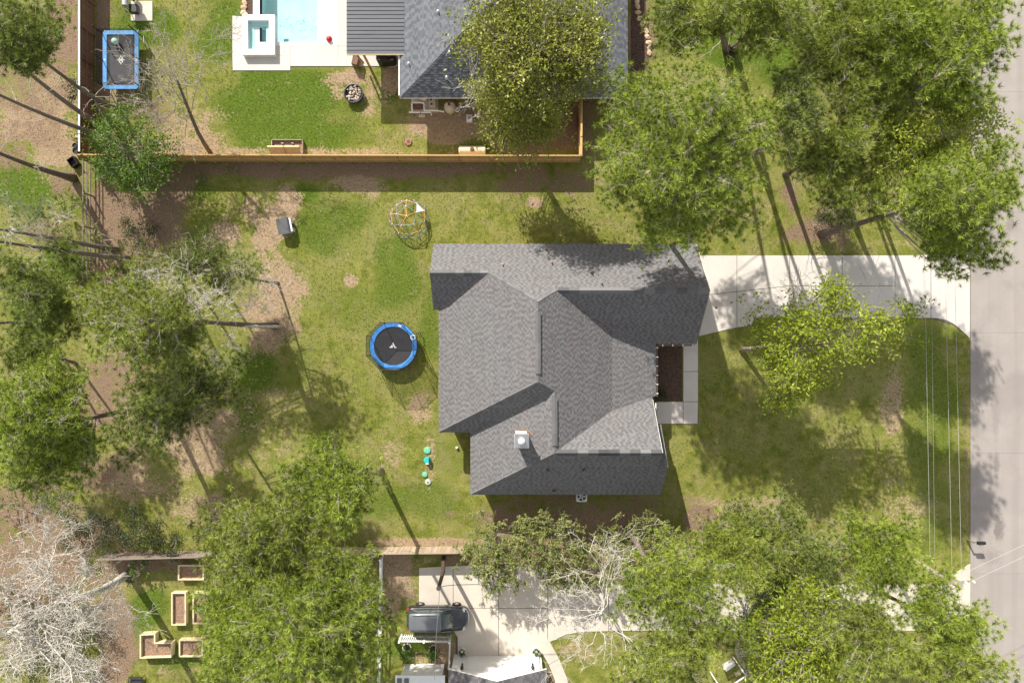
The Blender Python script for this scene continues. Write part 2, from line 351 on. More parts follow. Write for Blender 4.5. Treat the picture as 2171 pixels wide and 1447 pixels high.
# ------------------------------------------------------------------ ground sheet with its real patches of soil, lush grass and leaf litter
# (kind, px, py, rx, ry, strength) in photo pixels on the ground: D bare soil, G lush grass, L brown litter
BL = [
('D',755,385,48,26,1),('D',605,435,30,42,.9),('D',572,478,38,50,.95),('D',540,455,30,40,.6),('D',595,600,50,80,.75),('D',575,680,55,60,.8),
('D',742,596,22,18,.9),('D',1134,430,20,15,1),('D',470,500,45,34,.8),('D',735,540,30,25,.35),('D',1200,470,50,22,.3),('D',980,430,40,14,.3),
('L',300,440,95,75,.85),('L',225,450,35,150,.9),('L',330,520,60,50,.7),('L',390,440,40,50,.4),('L',700,360,560,20,.72),('L',1150,385,140,26,.6),('L',300,370,130,30,.8),
('D',1000,262,160,40,.75),('L',1000,262,150,36,.4),('D',745,165,48,20,.9),('D',795,205,34,44,.55),('D',830,165,22,34,.7),('D',720,190,22,30,.6),('D',880,250,40,60,.5),
('L',1130,290,90,48,.85),('L',1215,250,60,70,.8),('D',410,270,70,60,.6),('D',350,320,120,26,.7),('D',640,322,380,10,.6),('L',218,150,18,190,.8),('D',250,215,35,50,.8),('L',300,235,60,40,.6),
('D',440,300,45,40,.7),('L',100,110,75,110,.55),('D',110,250,70,120,.72),('L',140,60,50,90,.8),('D',110,330,60,30,.7),('L',150,390,40,40,.6),('D',40,50,50,60,.3),('L',60,190,110,170,.55),('D',40,250,70,60,.8),('L',30,330,60,40,.6),
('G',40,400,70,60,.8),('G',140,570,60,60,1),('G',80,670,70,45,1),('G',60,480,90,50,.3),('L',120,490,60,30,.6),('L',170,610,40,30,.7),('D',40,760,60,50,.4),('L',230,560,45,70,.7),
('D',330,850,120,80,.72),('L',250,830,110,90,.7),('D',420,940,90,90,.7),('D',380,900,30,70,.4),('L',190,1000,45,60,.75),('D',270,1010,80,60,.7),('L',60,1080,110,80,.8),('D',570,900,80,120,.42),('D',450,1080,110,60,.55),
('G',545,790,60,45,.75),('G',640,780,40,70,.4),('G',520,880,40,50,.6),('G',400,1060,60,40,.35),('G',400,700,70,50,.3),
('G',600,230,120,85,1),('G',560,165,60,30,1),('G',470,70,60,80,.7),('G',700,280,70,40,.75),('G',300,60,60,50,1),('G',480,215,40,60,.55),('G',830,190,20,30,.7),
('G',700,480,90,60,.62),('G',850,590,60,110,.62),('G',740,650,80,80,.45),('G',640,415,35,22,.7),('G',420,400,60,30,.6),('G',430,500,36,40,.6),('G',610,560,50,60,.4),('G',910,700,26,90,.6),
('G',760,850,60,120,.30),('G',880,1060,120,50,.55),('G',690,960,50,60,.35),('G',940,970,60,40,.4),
('D',885,870,34,40,.62),('D',830,965,32,46,.5),('D',800,1120,180,10,.3),('D',910,1148,170,10,.75),('D',910,975,14,52,.62),('D',955,950,15,25,.2),('D',860,1100,30,30,.3),
('L',1230,1075,240,36,.55),('L',1240,1100,270,26,.7),('L',1490,1105,50,26,1),('D',1570,1070,110,22,.6),('L',1590,1130,110,26,.6),('D',1480,1060,40,30,.4),
('L',1250,1170,260,60,.8),('L',1700,1190,160,50,.6),('D',1560,1345,60,60,.3),
('D',1890,860,26,110,.62),('D',1930,1090,60,45,.5),('D',1885,760,20,50,.4),('D',1887,960,12,200,.42),('G',1975,860,60,240,.55),('G',1700,960,60,90,.3),('D',1560,960,60,50,.2),('G',1480,800,40,60,.35),('G',1960,1000,40,140,.45),('G',1970,1120,60,60,.5),('L',2047,900,5,260,.5),('D',2050,1040,5,160,.5),
('G',1590,90,130,55,1),('G',1700,60,110,60,.9),('G',1640,150,60,30,.8),('G',1400,60,60,80,.5),('D',1455,440,28,22,.9),('D',1620,460,60,30,.45),('L',1680,430,20,40,.7),('L',1720,490,50,20,1),('L',1750,480,100,45,.55),('D',1880,500,60,40,.35),('D',1420,380,160,60,.3),('L',1362,70,30,70,.9),('L',1800,260,180,140,.35),
('D',270,1225,60,36,.6),('L',300,1195,90,26,.8),('L',240,1340,50,110,.8),('D',230,1420,50,60,.6),('D',360,1415,90,30,.4),('G',310,1300,40,60,.8),('G',360,1390,60,30,.7),('L',80,1250,130,130,.8),('L',400,1215,60,30,.5),
('L',520,1210,160,26,.6),('D',850,1215,40,70,.75),('D',830,1260,26,60,.7),('D',870,1190,120,12,.5),('D',900,1400,50,36,.5),('D',945,1385,24,50,.8),('G',870,1370,50,30,.7),('L',600,1350,180,90,.4),
('D',1225,1375,50,30,.5),('D',1330,1400,60,40,.3),('L',1175,1425,16,36,.9),('L',150,1150,110,50,.8),('D',1530,570,20,20,.2)]
def build_ground():
    s = 0.25
    mid_x = np.arange(-44, 44.01, s); mid_y = np.arange(-31, 31.01, s)
    xs = np.concatenate([[-4000, -1000, -300, -120, -70, -52], mid_x, [52, 70, 120, 300, 1000, 4000]])
    ys = np.concatenate([[-4000, -1000, -300, -120, -60, -38], mid_y, [38, 60, 120, 300, 1000, 4000]])
    X, Y = np.meshgrid(xs, ys); nx, ny = len(xs), len(ys)
    px = X*K + CX; py = CY - Y*K
    ch = {'D': np.zeros_like(X), 'G': np.zeros_like(X), 'L': np.zeros_like(X)}
    wob = np.sin(px*0.045 + 1.3*np.sin(py*0.031))*0.16 + np.sin(py*0.057 + 1.7*np.sin(px*0.023))*0.16
    for k, bx, by, rx, ry, st in BL:
        d = np.sqrt(((px-bx)/rx)**2 + ((py-by)/ry)**2) + wob
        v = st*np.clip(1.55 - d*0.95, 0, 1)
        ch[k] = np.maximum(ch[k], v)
    out = (np.abs(X) > 44) | (np.abs(Y) > 31)
    ch['G'][out] = 0.2
    col = np.stack([ch['D'], ch['G'], ch['L'], np.ones_like(X)], -1).reshape(-1, 4)
    V = np.stack([X.ravel(), Y.ravel(), np.zeros(X.size)], 1)
    i = np.arange(nx*ny).reshape(ny, nx)
    F = np.stack([i[:-1, :-1].ravel(), i[:-1, 1:].ravel(), i[1:, 1:].ravel(), i[1:, :-1].ravel()], 1)
    cx = (X[:-1, :-1]+X[1:, 1:]).ravel()/2; cy = (Y[:-1, :-1]+Y[1:, 1:]).ravel()/2
    a = P(520, 92); b = P(710, -160)
    hole = (cx > a.x) & (cx < b.x) & (cy > a.y) & (cy < min(b.y, 30.9))
    F = F[~hole]
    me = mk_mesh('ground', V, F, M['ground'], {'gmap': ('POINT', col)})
    struct(link('ground', me)); return ch, px, py
GMAP = build_ground()

# ------------------------------------------------------------------ road, driveways, walks: slabs with recessed joints
def slabs(name, base_poly, polys, mat, z0=0.0, z1=0.05, shrink=0.02, jointmat=None):
    mb = MB(); mb.prism([P(*p)[:2] for p in base_poly], -0.15, z1-0.022)
    par = struct(mb.build(name, jointmat or M['dark']))
    for poly in polys:
        q = [Vector(P(*p)[:2]) for p in poly]; c = sum(q, Vector((0, 0)))/len(q)
        ar = sum(q[i][0]*q[(i+1)%len(q)][1]-q[(i+1)%len(q)][0]*q[i][1] for i in range(len(q)))
        if ar < 0: q = q[::-1]
        n = len(q); r = []
        for i in range(n):                      # inset every edge a little
            a, b, d = q[i-1], q[i], q[(i+1)%n]
            e1 = (b-a).normalized(); e2 = (d-b).normalized(); n1 = Vector((-e1.y, e1.x)); n2 = Vector((-e2.y, e2.x))
            bis = (n1+n2); bis = bis/max(0.3, bis.length_squared)*2
            r.append(b + bis*shrink)
        m2 = MB(); m2.prism([(v.x-c.x, v.y-c.y) for v in r], 0, z1 + 0.1)
        me = m2.mesh('slab', mat, bevel=0.006)
        o = link('slab', me, par, (c.x, c.y, -0.1))
    return par
M['joint'] = simple('joint_dirt', (0.12, 0.10, 0.085), 0.95, 0.2)
def arc(cx, cy, r, a0, a1, n=8):
    return [(cx + r*math.cos(math.radians(a0+(a1-a0)*i/n)), cy - r*math.sin(math.radians(a0+(a1-a0)*i/n))) for i in range(n+1)]
flare = [(1973,674),(1990,675),(2006,679),(2020,686),(2032,695),(2044,706),(2056,718)]
slabs('driveway', [(1480,541),(2056,541),(2056,717),(2020,687),(1973,675),(1602,675),(1480,713)],
 [[(1480,541),(1562,541),(1562,618),(1480,627)],[(1562,541),(1674,541),(1674,606),(1562,618)],[(1674,541),(1785,541),(1785,606),(1674,606)],[(1785,541),(1897,541),(1897,606),(1785,606)],
  [(1480,627),(1562,618),(1562,694),(1480,713)],[(1562,618),(1674,606),(1674,674),(1600,674),(1592,690),(1562,694)],[(1674,606),(1785,606),(1785,674),(1674,674)],[(1785,606),(1897,606),(1897,674),(1785,674)],
  [(1897,541),(1973,540),(1973,674),(1897,674)], [(1973,540),(2056,539)]+flare[::-1]], M['concrete'], jointmat=M['joint'])
slabs('front_walk', [(1448,700),(1480,700),(1480,898),(1394,898),(1394,852),(1448,852)],
 [[(1448,700),(1480,700),(1480,787),(1448,787)],[(1448,787),(1480,787),(1480,851),(1448,851)],[(1448,851),(1480,851),(1479,898),(1448,898)],[(1392,851),(1448,851),(1448,898),(1392,898)]], M['concrete'], jointmat=M['joint'])
apron = [(2000,1228),(2057,1193),(2057,1392),(2010,1350)]
slabs('neighbour_driveway', [(888,1203),(1161,1198),(1161,1237),(2056,1237),(2056,1335),(1240,1337),(1200,1343),(1161,1362),(1140,1400),(966,1400),(966,1340),(888,1330)],
 [[(888,1202),(961,1198),(961,1288),(888,1288)],[(961,1198),(1057,1196),(1057,1288),(961,1288)],[(1057,1196),(1161,1196),(1161,1288),(1057,1288)],
  [(888,1288),(961,1288),(961,1335),(888,1330)],[(961,1288),(1057,1288),(1057,1391),(970,1391),(970,1350),(961,1335)],[(1057,1288),(1161,1288),(1161,1362),(1145,1391),(1057,1391)],
  [(970,1391),(1145,1391),(1145,1440),(970,1440)],
  [(1161,1237),(1290,1237),(1290,1337),(1240,1338),(1200,1344),(1161,1362)]] +
 [[(a,1237),(a+118,1237),(a+118,1336),(a,1336)] for a in range(1290,1998,118)] + [apron], M['concrete_b'], jointmat=M['joint'])
slabs('garden_path', [(1146,1378),(1160,1364),(1186,1400),(1206,1450),(1210,1600),(1180,1600),(1176,1440)],
 [[(1142,1370),(1162,1352),(1186,1395),(1163,1408)],[(1163,1408),(1186,1395),(1204,1440),(1206,1520),(1180,1520),(1176,1440)]], M['concrete_b'], z1=.045, jointmat=M['joint'])
mb = MB()
for k in range(6):
    y0 = 6 + -60*1; 
rp = struct(MB().prism([P(2057,-8000)[:2], P(2290,-8000)[:2], P(2290,9000)[:2], P(2057,9000)[:2]], -0.2, 0.006).build('road', M['joint']))
for k in range(-3, 8):
    for (a, b) in ((2057, 2172), (2172, 2290)):
        y0, y1 = k*255-60, (k+1)*255-60
        m2 = MB(); p0 = P(a, y1); p1 = P(b, y0); c = (p0+p1)/2
        m2.box((p0.x-c.x+.006, p0.y-c.y+.006, 0), (p1.x-c.x-.006, p1.y-c.y-.006, 0.12))
        m2.build('road_slab', M['road'], rp, loc=(c.x, c.y, -0.09))
for k, (y0, y1) in enumerate(((-1200, -60-765), (1980, 3200))):
    p0 = P(2057, y1); p1 = P(2290, y0); MB().box((p0.x, p0.y, -.09), (p1.x, p1.y, .03)).build('road_slab', M['road'], rp)
# mulch bed in front of the house
mb = MB(); mb.prism([P(1388,728)[:2], P(1446,728)[:2], P(1446,850)[:2], P(1388,850)[:2]], -0.1, 0.035)
struct(mb.build('mulch_bed', M['mulch']))
mb = MB(); mb.prism([P(1338,-60)[:2], P(1362,-60)[:2], P(1378,100)[:2], P(1372,150)[:2], P(1338,150)[:2]], -0.1, 0.03)
struct(mb.build('mulch_bed', M['mulch']))

# ------------------------------------------------------------------ roofs made of real shingle tabs
def clip(poly, hp):
    """clip 2D polygon by half plane (nx,ny,d): keep n.p<=d"""
    nx, ny, d = hp; out = []
    for i in range(len(poly)):
        a = poly[i-1]; b = poly[i]; da = nx*a[0]+ny*a[1]-d; db = nx*b[0]+ny*b[1]-d
        if (da <= 0) != (db <= 0):
            t = da/(da-db); out.append((a[0]+(b[0]-a[0])*t, a[1]+(b[1]-a[1])*t))
        if db <= 0: out.append(b)
    return out
class Roof:
    def __init__(s, seed=1): s.V = []; s.F = []; s.T = []; s.base = MB(); s.rng = random.Random(seed)
    def slope(s, pieces, z0, g, expo=0.145, wmin=0.15, wmax=0.23, lohi=True):
        """pieces: convex xy polygons; plane z = z0 + g.(x,y); tabs run in courses up the slope"""
        g = Vector(g); gl = g.length; up = g/gl; side = Vector((-up.y, up.x)); k3 = math.sqrt(1+gl*gl)
        zf = lambda x, y: z0 + g.x*x + g.y*y
        nrm = Vector((-g.x, -g.y, 1)).normalized()
        rng = s.rng
        for poly in pieces:
            area = sum(poly[i][0]*poly[(i+1)%len(poly)][1]-poly[(i+1)%len(poly)][0]*poly[i][1] for i in range(len(poly)))
            if area < 0: poly = poly[::-1]
            n = len(poly)
            top = [Vector((p[0], p[1], zf(*p))) for p in poly]; bot = [v - Vector((0, 0, 0.17)) for v in top]
            s.base.add(bot+top, [tuple(range(n))[::-1], tuple(range(n, 2*n))] + [(i, (i+1)%n, n+(i+1)%n, n+i) for i in range(n)])
        uv = [[((Vector(p)).dot(side), (Vector(p)).dot(up)*k3) for p in poly] for poly in pieces]
        hps = []
        for q in uv:
            ar = sum(q[i][0]*q[(i+1)%len(q)][1]-q[(i+1)%len(q)][0]*q[i][1] for i in range(len(q)))
            if ar < 0: q = q[::-1]
            hp = []
            for i in range(len(q)):
                a, b = q[i], q[(i+1)%len(q)]; e = (b[0]-a[0], b[1]-a[1]); L = math.hypot(*e)
                nx, ny = e[1]/L, -e[0]/L; hp.append((nx, ny, nx*a[0]+ny*a[1]+0.001))
            hps.append((hp, min(p[0] for p in q), max(p[0] for p in q), min(p[1] for p in q), max(p[1] for p in q)))
        u0 = min(h[1] for h in hps); u1 = max(h[2] for h in hps); v0 = min(h[3] for h in hps); v1 = max(h[4] for h in hps)
        nr = int((v1-v0)/expo)+1
        for r in range(nr):
            va = v0+r*expo; vb = va+expo*1.02; u = u0 - rng.random()*wmax; flip = rng.random() < .5; rowt = rng.uniform(-.05, .05)
            while u < u1:
                wd = rng.uniform(wmin, wmax); ua, ub = u, u+wd; u = ub
                flip = (not flip) if rng.random() < .86 else flip
                tone = ((0.70 if flip else 0.32) if lohi else 0.5) + rng.uniform(-.14, .14) + rowt
                lift = (0.018 if flip else 0.012)
                quad = [(ua, va), (ub, va), (ub, vb), (ua, vb)]
                for hp, a0, a1, b0, b1 in hps:
                    if ub < a0 or ua > a1 or vb < b0 or va > b1: continue
                    inside = all(nx*p[0]+ny*p[1] <= d for nx, ny, d in hp for p in quad)
                    q = quad
                    if not inside:
                        for h in hp:
                            q = clip(q, h)
                            if len(q) < 3: break
                        if len(q) < 3: continue
                    base = len(s.V)
                    for (pu, pv) in q:
                        l = 0.003 + lift*(1-(pv-va)/(vb-va))
                        xy = side*pu + up*(pv/k3); s.V.append((xy.x+nrm.x*l, xy.y+nrm.y*l, zf(xy.x, xy.y)+nrm.z*l))
                    s.F.append(tuple(range(base, base+len(q)))); s.T.append(min(1, max(0, tone)))
                    if inside:
                        for (pu, pv) in (quad[0], quad[1]):
                            xy = side*pu + up*(pv/k3); s.V.append((xy.x, xy.y, zf(xy.x, xy.y)-0.002))
                        s.F.append((base+4, base+5, base+1, base)); s.T.append(min(1, max(0, tone*.9)))
    def finish(s, parent, mat, base_mat, name='roof'):
        r = s.base.build(name, base_mat, parent)
        me = bpy.data.meshes.new('shingles'); me.from_pydata(s.V, [], s.F)
        a = me.attributes.new('tone', 'FLOAT', 'FACE'); a.data.foreach_set('value', s.T); me.materials.append(mat)
        o = link('shingles', me, r); tag(o, kind='stuff'); return r
def ridge_pieces(roof, A, B, wid=0.30, ln=0.55, drop=0.55, lift=0.03, thick=0.02, rng=random.Random(5), mat=None, gap=0.0):
    """capping shingles bent over a ridge or hip, one object each; drop: slope of the two sides"""
    A = Vector(A); B = Vector(B); d = (B-A); L = d.length; d.normalize()
    side = d.cross(Vector((0, 0, 1))).normalized(); upv = side.cross(d)
    n = max(1, int(round(L/ln))); s = L/n
    mb = MB(); hw = wid/2; zz = -hw*drop
    pts = [(-hw, zz), (0, 0), (hw, zz)]
    vs = []
    for x in (0, s*1.0-gap):
        for (q, z) in pts: vs.append((x, q, z + (0.012 if x == 0 else 0)))
        for (q, z) in pts: vs.append((x, q, z - thick + (0.012 if x == 0 else 0)))
    mb.add(vs, [(0,1,7,6),(1,2,8,7),(3,9,10,4),(4,10,11,5),(0,6,9,3),(2,5,11,8),(0,3,4,1),(1,4,5,2),(6,7,10,9),(7,8,11,10)])
    me = mb.mesh('ridge_shingle', mat or M['ridge'])
    R = Matrix((d, side, upv)).transposed().to_4x4()
    for i in range(n):
        o = link('ridge_shingle', me, roof); o.matrix_local = Matrix.Translation(A + d*(i*s) + Vector((0, 0, lift))) @ R

# ------------------------------------------------------------------ the main house
house = thing('house', 'large house in the middle with a grey shingle roof and a white topped chimney', 'house', (2, -2, 0))
house.location = (0, 0, 0)
R = Roof(3)
zN = (2.8+.95*7.25, (0, -.95)); zGS = (2.8+.95*.18, (0, .95)); zWS = (2.8-.897*2.35, (0, .897)); zW = (2.8+.6*5.44, (.6, 0))
zE1 = (7.126+.6*1.77, (-.6, 0)); xb = 7.3; zb = 7.126-.6*(xb-1.77); zE2 = (zb+.29*xb, (-.29, 0)); zMS = (2.8+1.08*6.74, (0, 1.08))
zW2 = (2.8+.6*3.09, (.6, 0)); zS = (2.8+.987*11.37, (0, .987)); zr = 2.8+.6*(2.948+3.09); zNE = (zr-.98*7.7, (0, -.98))
R.slope([[(-5.85,7.25),(-5.85,4.87),(-1.67,4.87),(-1.67,7.25)], [(-1.67,7.25),(-1.67,4.87),(1.77,2.69),(1.77,7.25)], [(1.77,7.25),(1.77,2.69),(3.1,3.535),(3.1,7.25)], [(3.1,7.25),(3.1,3.535),(13.7,3.535),(13.7,7.25)]], *zN)
R.slope([[(3.1,3.535),(7.3,3.535),(7.3,.88)], [(7.3,3.535),(10.7,3.535),(10.7,-.18),(7.3,.88)], [(10.7,3.535),(13.7,3.535),(13.7,-.18),(10.7,-.18)]], *zGS)
R.slope([[(-5.85,4.87),(-1.67,4.87),(-5.44,2.35),(-5.85,2.35)]], *zWS)
R.slope([[(-5.44,2.35),(-1.67,4.87),(1.77,2.69),(1.77,-2.73),(-5.44,-6.74)]], *zW)
R.slope([[(1.77,2.69),(2.948,3.44),(2.948,-3.385),(1.77,-2.73)], [(2.948,3.44),(3.1,3.535),(7.3,.88),(7.3,-5.04),(2.948,-7.7)]], *zE1)
R.slope([[(7.3,.88),(10.7,-.156),(10.7,-4.03),(7.3,-5.04)]], *zE2)
R.slope([[(-5.44,-6.74),(1.77,-2.73),(2.948,-3.385),(-3.09,-6.74)]], *zMS)
R.slope([[(-3.09,-6.74),(2.948,-3.385),(2.948,-7.7),(-3.09,-11.37)]], *zW2)
R.slope([[(-3.09,-11.37),(2.948,-7.7),(10.4,-7.7),(10.4,-11.37)], [(10.4,-8.95),(11.06,-8.95),(11.06,-11.37),(10.4,-11.37)]], *zS)
R.slope([[(2.948,-7.7),(7.3,-5.04),(10.4,-4.12),(10.4,-7.7)]], *zNE)
R.slope([[(10.45,-8.95),(10.45,-6.15),(11.06,-6.15),(11.06,-8.95)]], 2.8+.987*(11.37-8.95)-.02-.80*8.95, (0, -.80))
roof = R.finish(house, M['shingle'], M['fascia'])
def zz(pl, x, y): return pl[0] + pl[1][0]*x + pl[1][1]*y
def RP(x, y, pl): return (x, y, zz(pl, x, y))
M['vent'] = piece_mat('vent_cap_shingle', [(0.09, 0.088, 0.09), (0.15, 0.145, 0.148)], 0.9, 12, var=0.15)
ridge_pieces(roof, RP(-5.8,4.87,zN), RP(-1.67,4.87,zN), .42, .62, .9)
ridge_pieces(roof, RP(3.2,3.535,zN), RP(13.65,3.535,zN), .46, .75, .9)
ridge_pieces(roof, RP(1.77,2.0,zE1), RP(1.77,-2.2,zE1), .36, .95, .25, .08, mat=M['vent'])
ridge_pieces(roof, RP(2.948,-3.9,zE1), RP(2.948,-7.2,zE1), .36, .85, .25, .08, mat=M['vent'])
ridge_pieces(roof, RP(3.1,-7.7,zS), RP(10.35,-7.7,zS), .42, .72, .9)
rk = simple('hip_shingle', (0.145, 0.14, 0.145), 0.9, 0.2, 3)
M['hip'] = piece_mat('hip_shingle', [(0.12, 0.118, 0.12), (0.19, 0.185, 0.19)], 0.9, 12, var=0.15)
for a, b in (((-1.67,4.87,zN),(1.77,2.69,zN)), ((1.77,2.69,zN),(3.1,3.535,zN)), ((-5.4,-6.70,zW),(1.77,-2.73,zW)), ((1.77,-2.73,zE1),(2.948,-3.385,zE1)), ((-3.05,-11.33,zW2),(2.948,-7.7,zW2))):
    ridge_pieces(roof, RP(*a), RP(*b), .30, .42, .6, .03, mat=M['hip'])
# copper coloured valley flashing
mb = MB()
def valley(pa, pb, wd=.05, mat='copper'):
    a, b = Vector(pa), Vector(pb); mbv = MB(); mbv.tube([a+Vector((0,0,.03)), b+Vector((0,0,.03))], wd*.5, 5); mbv.build('valley_flashing', M[mat], roof)
valley(RP(-5.35,2.42,zW), RP(-2.4,4.38,zW), .05); valley(RP(4.4,2.70,zE1), RP(7.3,.90,zE1), .05); valley(RP(7.3,.90,zE2), RP(9.0,.38,zE2), .05)
valley(RP(7.0,-5.22,zNE), RP(8.3,-4.74,zNE), .03)
# walls
def wall(parts, m, name='wall'):
    b = MB()
    for a, c in parts: b.box(a, c)
    return b.build(name, M[m], house)
wall([((-5.35,.35,0),(13.25,6.85,2.75))], 'brick'); wall([((-4.95,-6.3,0),(10.25,.9,2.72))], 'brick'); wall([((-2.65,-10.95,0),(10.62,-6.0,2.76))], 'brick')
def gable(x0, x1, pts, m='brick'):
    b = MB(); n = len(pts)
    b.add([(x0, y, z) for y, z in pts]+[(x1, y, z) for y, z in pts], [tuple(range(n))[::-1], tuple(range(n, 2*n))]+[(i, (i+1)%n, n+(i+1)%n, n+i) for i in range(n)])
    b.build('gable_wall', M[m], house)
gable(13.0, 13.22, [(.35,2.7),(6.85,2.7),(3.535,5.95)]); gable(-5.3, -5.15, [(2.7,2.6),(6.85,2.6),(4.87,4.7)])
gable(10.05, 10.3, [(-10.9,2.7),(-4.6,2.7),(-7.7,5.95)]); gable(10.55, 10.7, [(-10.9,2.6),(-6.3,2.6),(-8.95,4.8)])
# garage door facing the driveway, windows in the side walls
b = MB().box((13.25, .9, 0), (13.32, 5.9, 2.2)); gd = b.build('garage_door', M['white'], house)
for i in range(4):
    MB().box((13.32, .95, .06+i*.54), (13.335, 5.85, .54+i*.54)).build('door_panel', M['white'], gd, bevel=.01)
for (x, y0, y1) in ((-5.39, 4.0, 5.6), (-4.99, -5.5, -3.5), (-4.99, -2.5, -.5), (-2.69, -10, -8.4)):
    f = MB().box((x-.03, y0, .9), (x, y1, 2.2)).build('window', M['white'], house); MB().box((x-.045, y0+.06, .96), (x-.03, y1-.06, 2.14)).build('pane', M['glass'], f)
dr = MB().box((10.25, -5.6, 0), (10.3, -4.6, 2.1)).build('front_door', M['fascia'], house)
MB().box((10.3, -5.5, 1.0), (10.33, -5.46, 1.06)).build('handle', M['steel'], dr)
# gutter and brackets over the flower bed
b = MB(); b.box((10.72,-4.1,2.62),(10.86,-.3,2.74)); g = b.build('gutter', M['fascia'], house)
for i in range(6): MB().box((10.70,-.5-i*.68,2.745),(10.90,-.44-i*.68,2.76)).build('gutter_strap', M['white'], g)
b = MB(); b.box((10.9,-.34,2.60),(13.6,-.22,2.72)); g = b.build('gutter', M['rust'], house)
for i in range(4): MB().box((11.2+i*.75,-.37,2.725),(11.27+i*.75,-.2,2.74)).build('gutter_strap', M['white'], g)
b = MB(); b.box((10.72,-6.05,2.4),(10.80,-4.6,2.52)); b.build('gutter', M['white'], house)
# rakes: thin pale edge trims on the gable ends
def rake(a, b_, m='white', r=.016):
    MB().tube([Vector(a)-Vector((0,0,.03)), Vector(b_)-Vector((0,0,.06))], r, 4).build('rake_trim', M[m], house)
rake(RP(13.74,7.2,zN), RP(13.74,3.535,zN)); rake(RP(13.74,3.535,zN), RP(13.74,-.15,zGS), 'dark'); rake(RP(10.43,-7.7,zNE), RP(10.43,-4.3,zNE)); rake((11.09,-8.95,5.12),(11.09,-6.2,2.9),'galv')
# chimney
zc = zz(zW2, .65, -7.2)
ch = MB().box((.25,-7.15,zc-.8),(1.05,-6.35,7.15)).build('chimney', M['white'], house)
MB().box((.14,-7.25,7.15),(1.16,-6.25,7.22)).build('chimney_cap', M['galv'], ch, bevel=.01)
MB().prism([(.2,-7.2),(1.1,-7.2),(1.1,-6.3),(.2,-6.3)], 7.22, 7.27).build('cap_plate', M['steel'], ch)
MB().lathe([(.24,0),(.24,.3),(.0,.36)], 20, (.65,-6.75,7.26)).build('flue_cap', M['white'], ch, smooth=True)
MB().add([(.05,-6.3,zz(zW2,.05,-6.3)+.03),(1.3,-6.3,zz(zW2,1.3,-6.3)+.03),(1.55,-6.75,zz(zW2,1.55,-6.75)+.03),(1.0,-6.22,zz(zW2,1.0,-6.22)+.03),(.15,-6.2,zz(zW2,.15,-6.2)+.03)], [(0,1,2,3,4)]).build('flashing', M['copper'], ch)
# pipes through the roof
def vent(px, py, pl, mat='dark', boot=None, hgt=.35, r=.045):
    z = 4.0
    for _ in range(6):
        p = P(px, py, z); z = zz(pl, p.x, p.y)
    p = P(px, py, z); par = MB().tube([p, p+Vector((0,0,hgt))], r, 8).build('vent_pipe', M[mat], house)
    if boot: MB().lathe([(.16,0),(.05,.12)], 10, (p.x, p.y, z-.02)).build('pipe_boot', M[boot], par)
    return par
vent(1066,561,zN,'galv','copper'); vent(1158,529,zN,'dark','copper'); vent(1170,558,zN,'dark','copper'); vent(1255,580,zN,'dark','dark'); vent(1276,602,zN,'dark')
vent(1162,995,zS,'dark','dark'); vent(1238,995,zS,'dark','dark',.4,.06); vent(1174,1038,zS,'dark','dark')
# ------------------------------------------------------------------ northern neighbour's house, patio and pool
nb = thing('house', 'neighbour\'s house with a blue grey hipped roof, cut by the top edge', 'house')
R = Roof(8)
x0, x1, ys = -8.32, 8.57, 18.04; xm = (x0+x1)/2; kw, ks = .54, .70; zt = 3+kw*(xm-x0); yr = ys+(zt-3)/ks; yn = 36.0; yr2 = yn-(zt-3)/ks
R.slope([[(x0,ys),(xm,yr),(xm,yr2),(x0,yn)]], 3-kw*x0, (kw,0), .17, .20, .42)
R.slope([[(x0,ys),(x1,ys),(xm,yr)]], 3-ks*ys, (0,ks), .17, .20, .42)
R.slope([[(x1,ys),(x1,yn),(xm,yr2),(xm,yr)]], 3+kw*x1, (-kw,0), .17, .20, .42)
R.slope([[(x0,yn),(xm,yr2),(x1,yn)]], 3+ks*yn, (0,-ks), .5, .5, .9)
nr = R.finish(nb, M['shingle_n'], M['white'])
M['hipn'] = piece_mat('blue_grey_cap', [(0.125, 0.13, 0.14), (0.17, 0.175, 0.19)], 0.9, 12, var=0.12)
ridge_pieces(nr, (x0+.05,ys+.05,3), (xm,yr,zt), .32, .45, .4, .02, mat=M['hipn']); ridge_pieces(nr, (x1-.05,ys+.05,3), (xm,yr,zt), .32, .45, .4, .02, mat=M['hipn'])
ridge_pieces(nr, (xm,yr,zt), (xm,yr2,zt), .34, .6, .5, .03, mat=M['hipn'])
MB().box((x0+.45,ys+1.3,0),(x1-.45,yn-.45,2.9)).build('wall', M['brick'], nb)
def nvent(px, py, pl, m='white', hgt=.3):
    z = 4.0
    for _ in range(6):
        p = P(px, py, z); z = zz(pl, p.x, p.y)
    p = P(px, py, z); q = MB().tube([p, p+Vector((0,0,hgt))], .06, 8).build('vent_pipe', M[m], nb); MB().lathe([(.15,0),(.07,.10)], 10, (p.x,p.y,z)).build('pipe_boot', M['galv'], q)
zw_ = (3-kw*x0, (kw,0)); zs_ = (3-ks*ys, (0,ks))
nvent(929,26,zw_); nvent(867,136,zw_); nvent(953,112,zs_); nvent(947,165,zs_)
MB().box((x1-.42, ys+2, 1.0), (x1-.40, ys+4, 2.2)).build('window', M['glass'], nb)
MB().box((4.9,19.28,1.2),(6.6,19.33,2.4)).build('window', M['glass'], nb)
MB().box((x0-.10, ys+.2, 2.86),(x0-.02, ys+9, 2.97)).build('gutter', M['white'], nb)

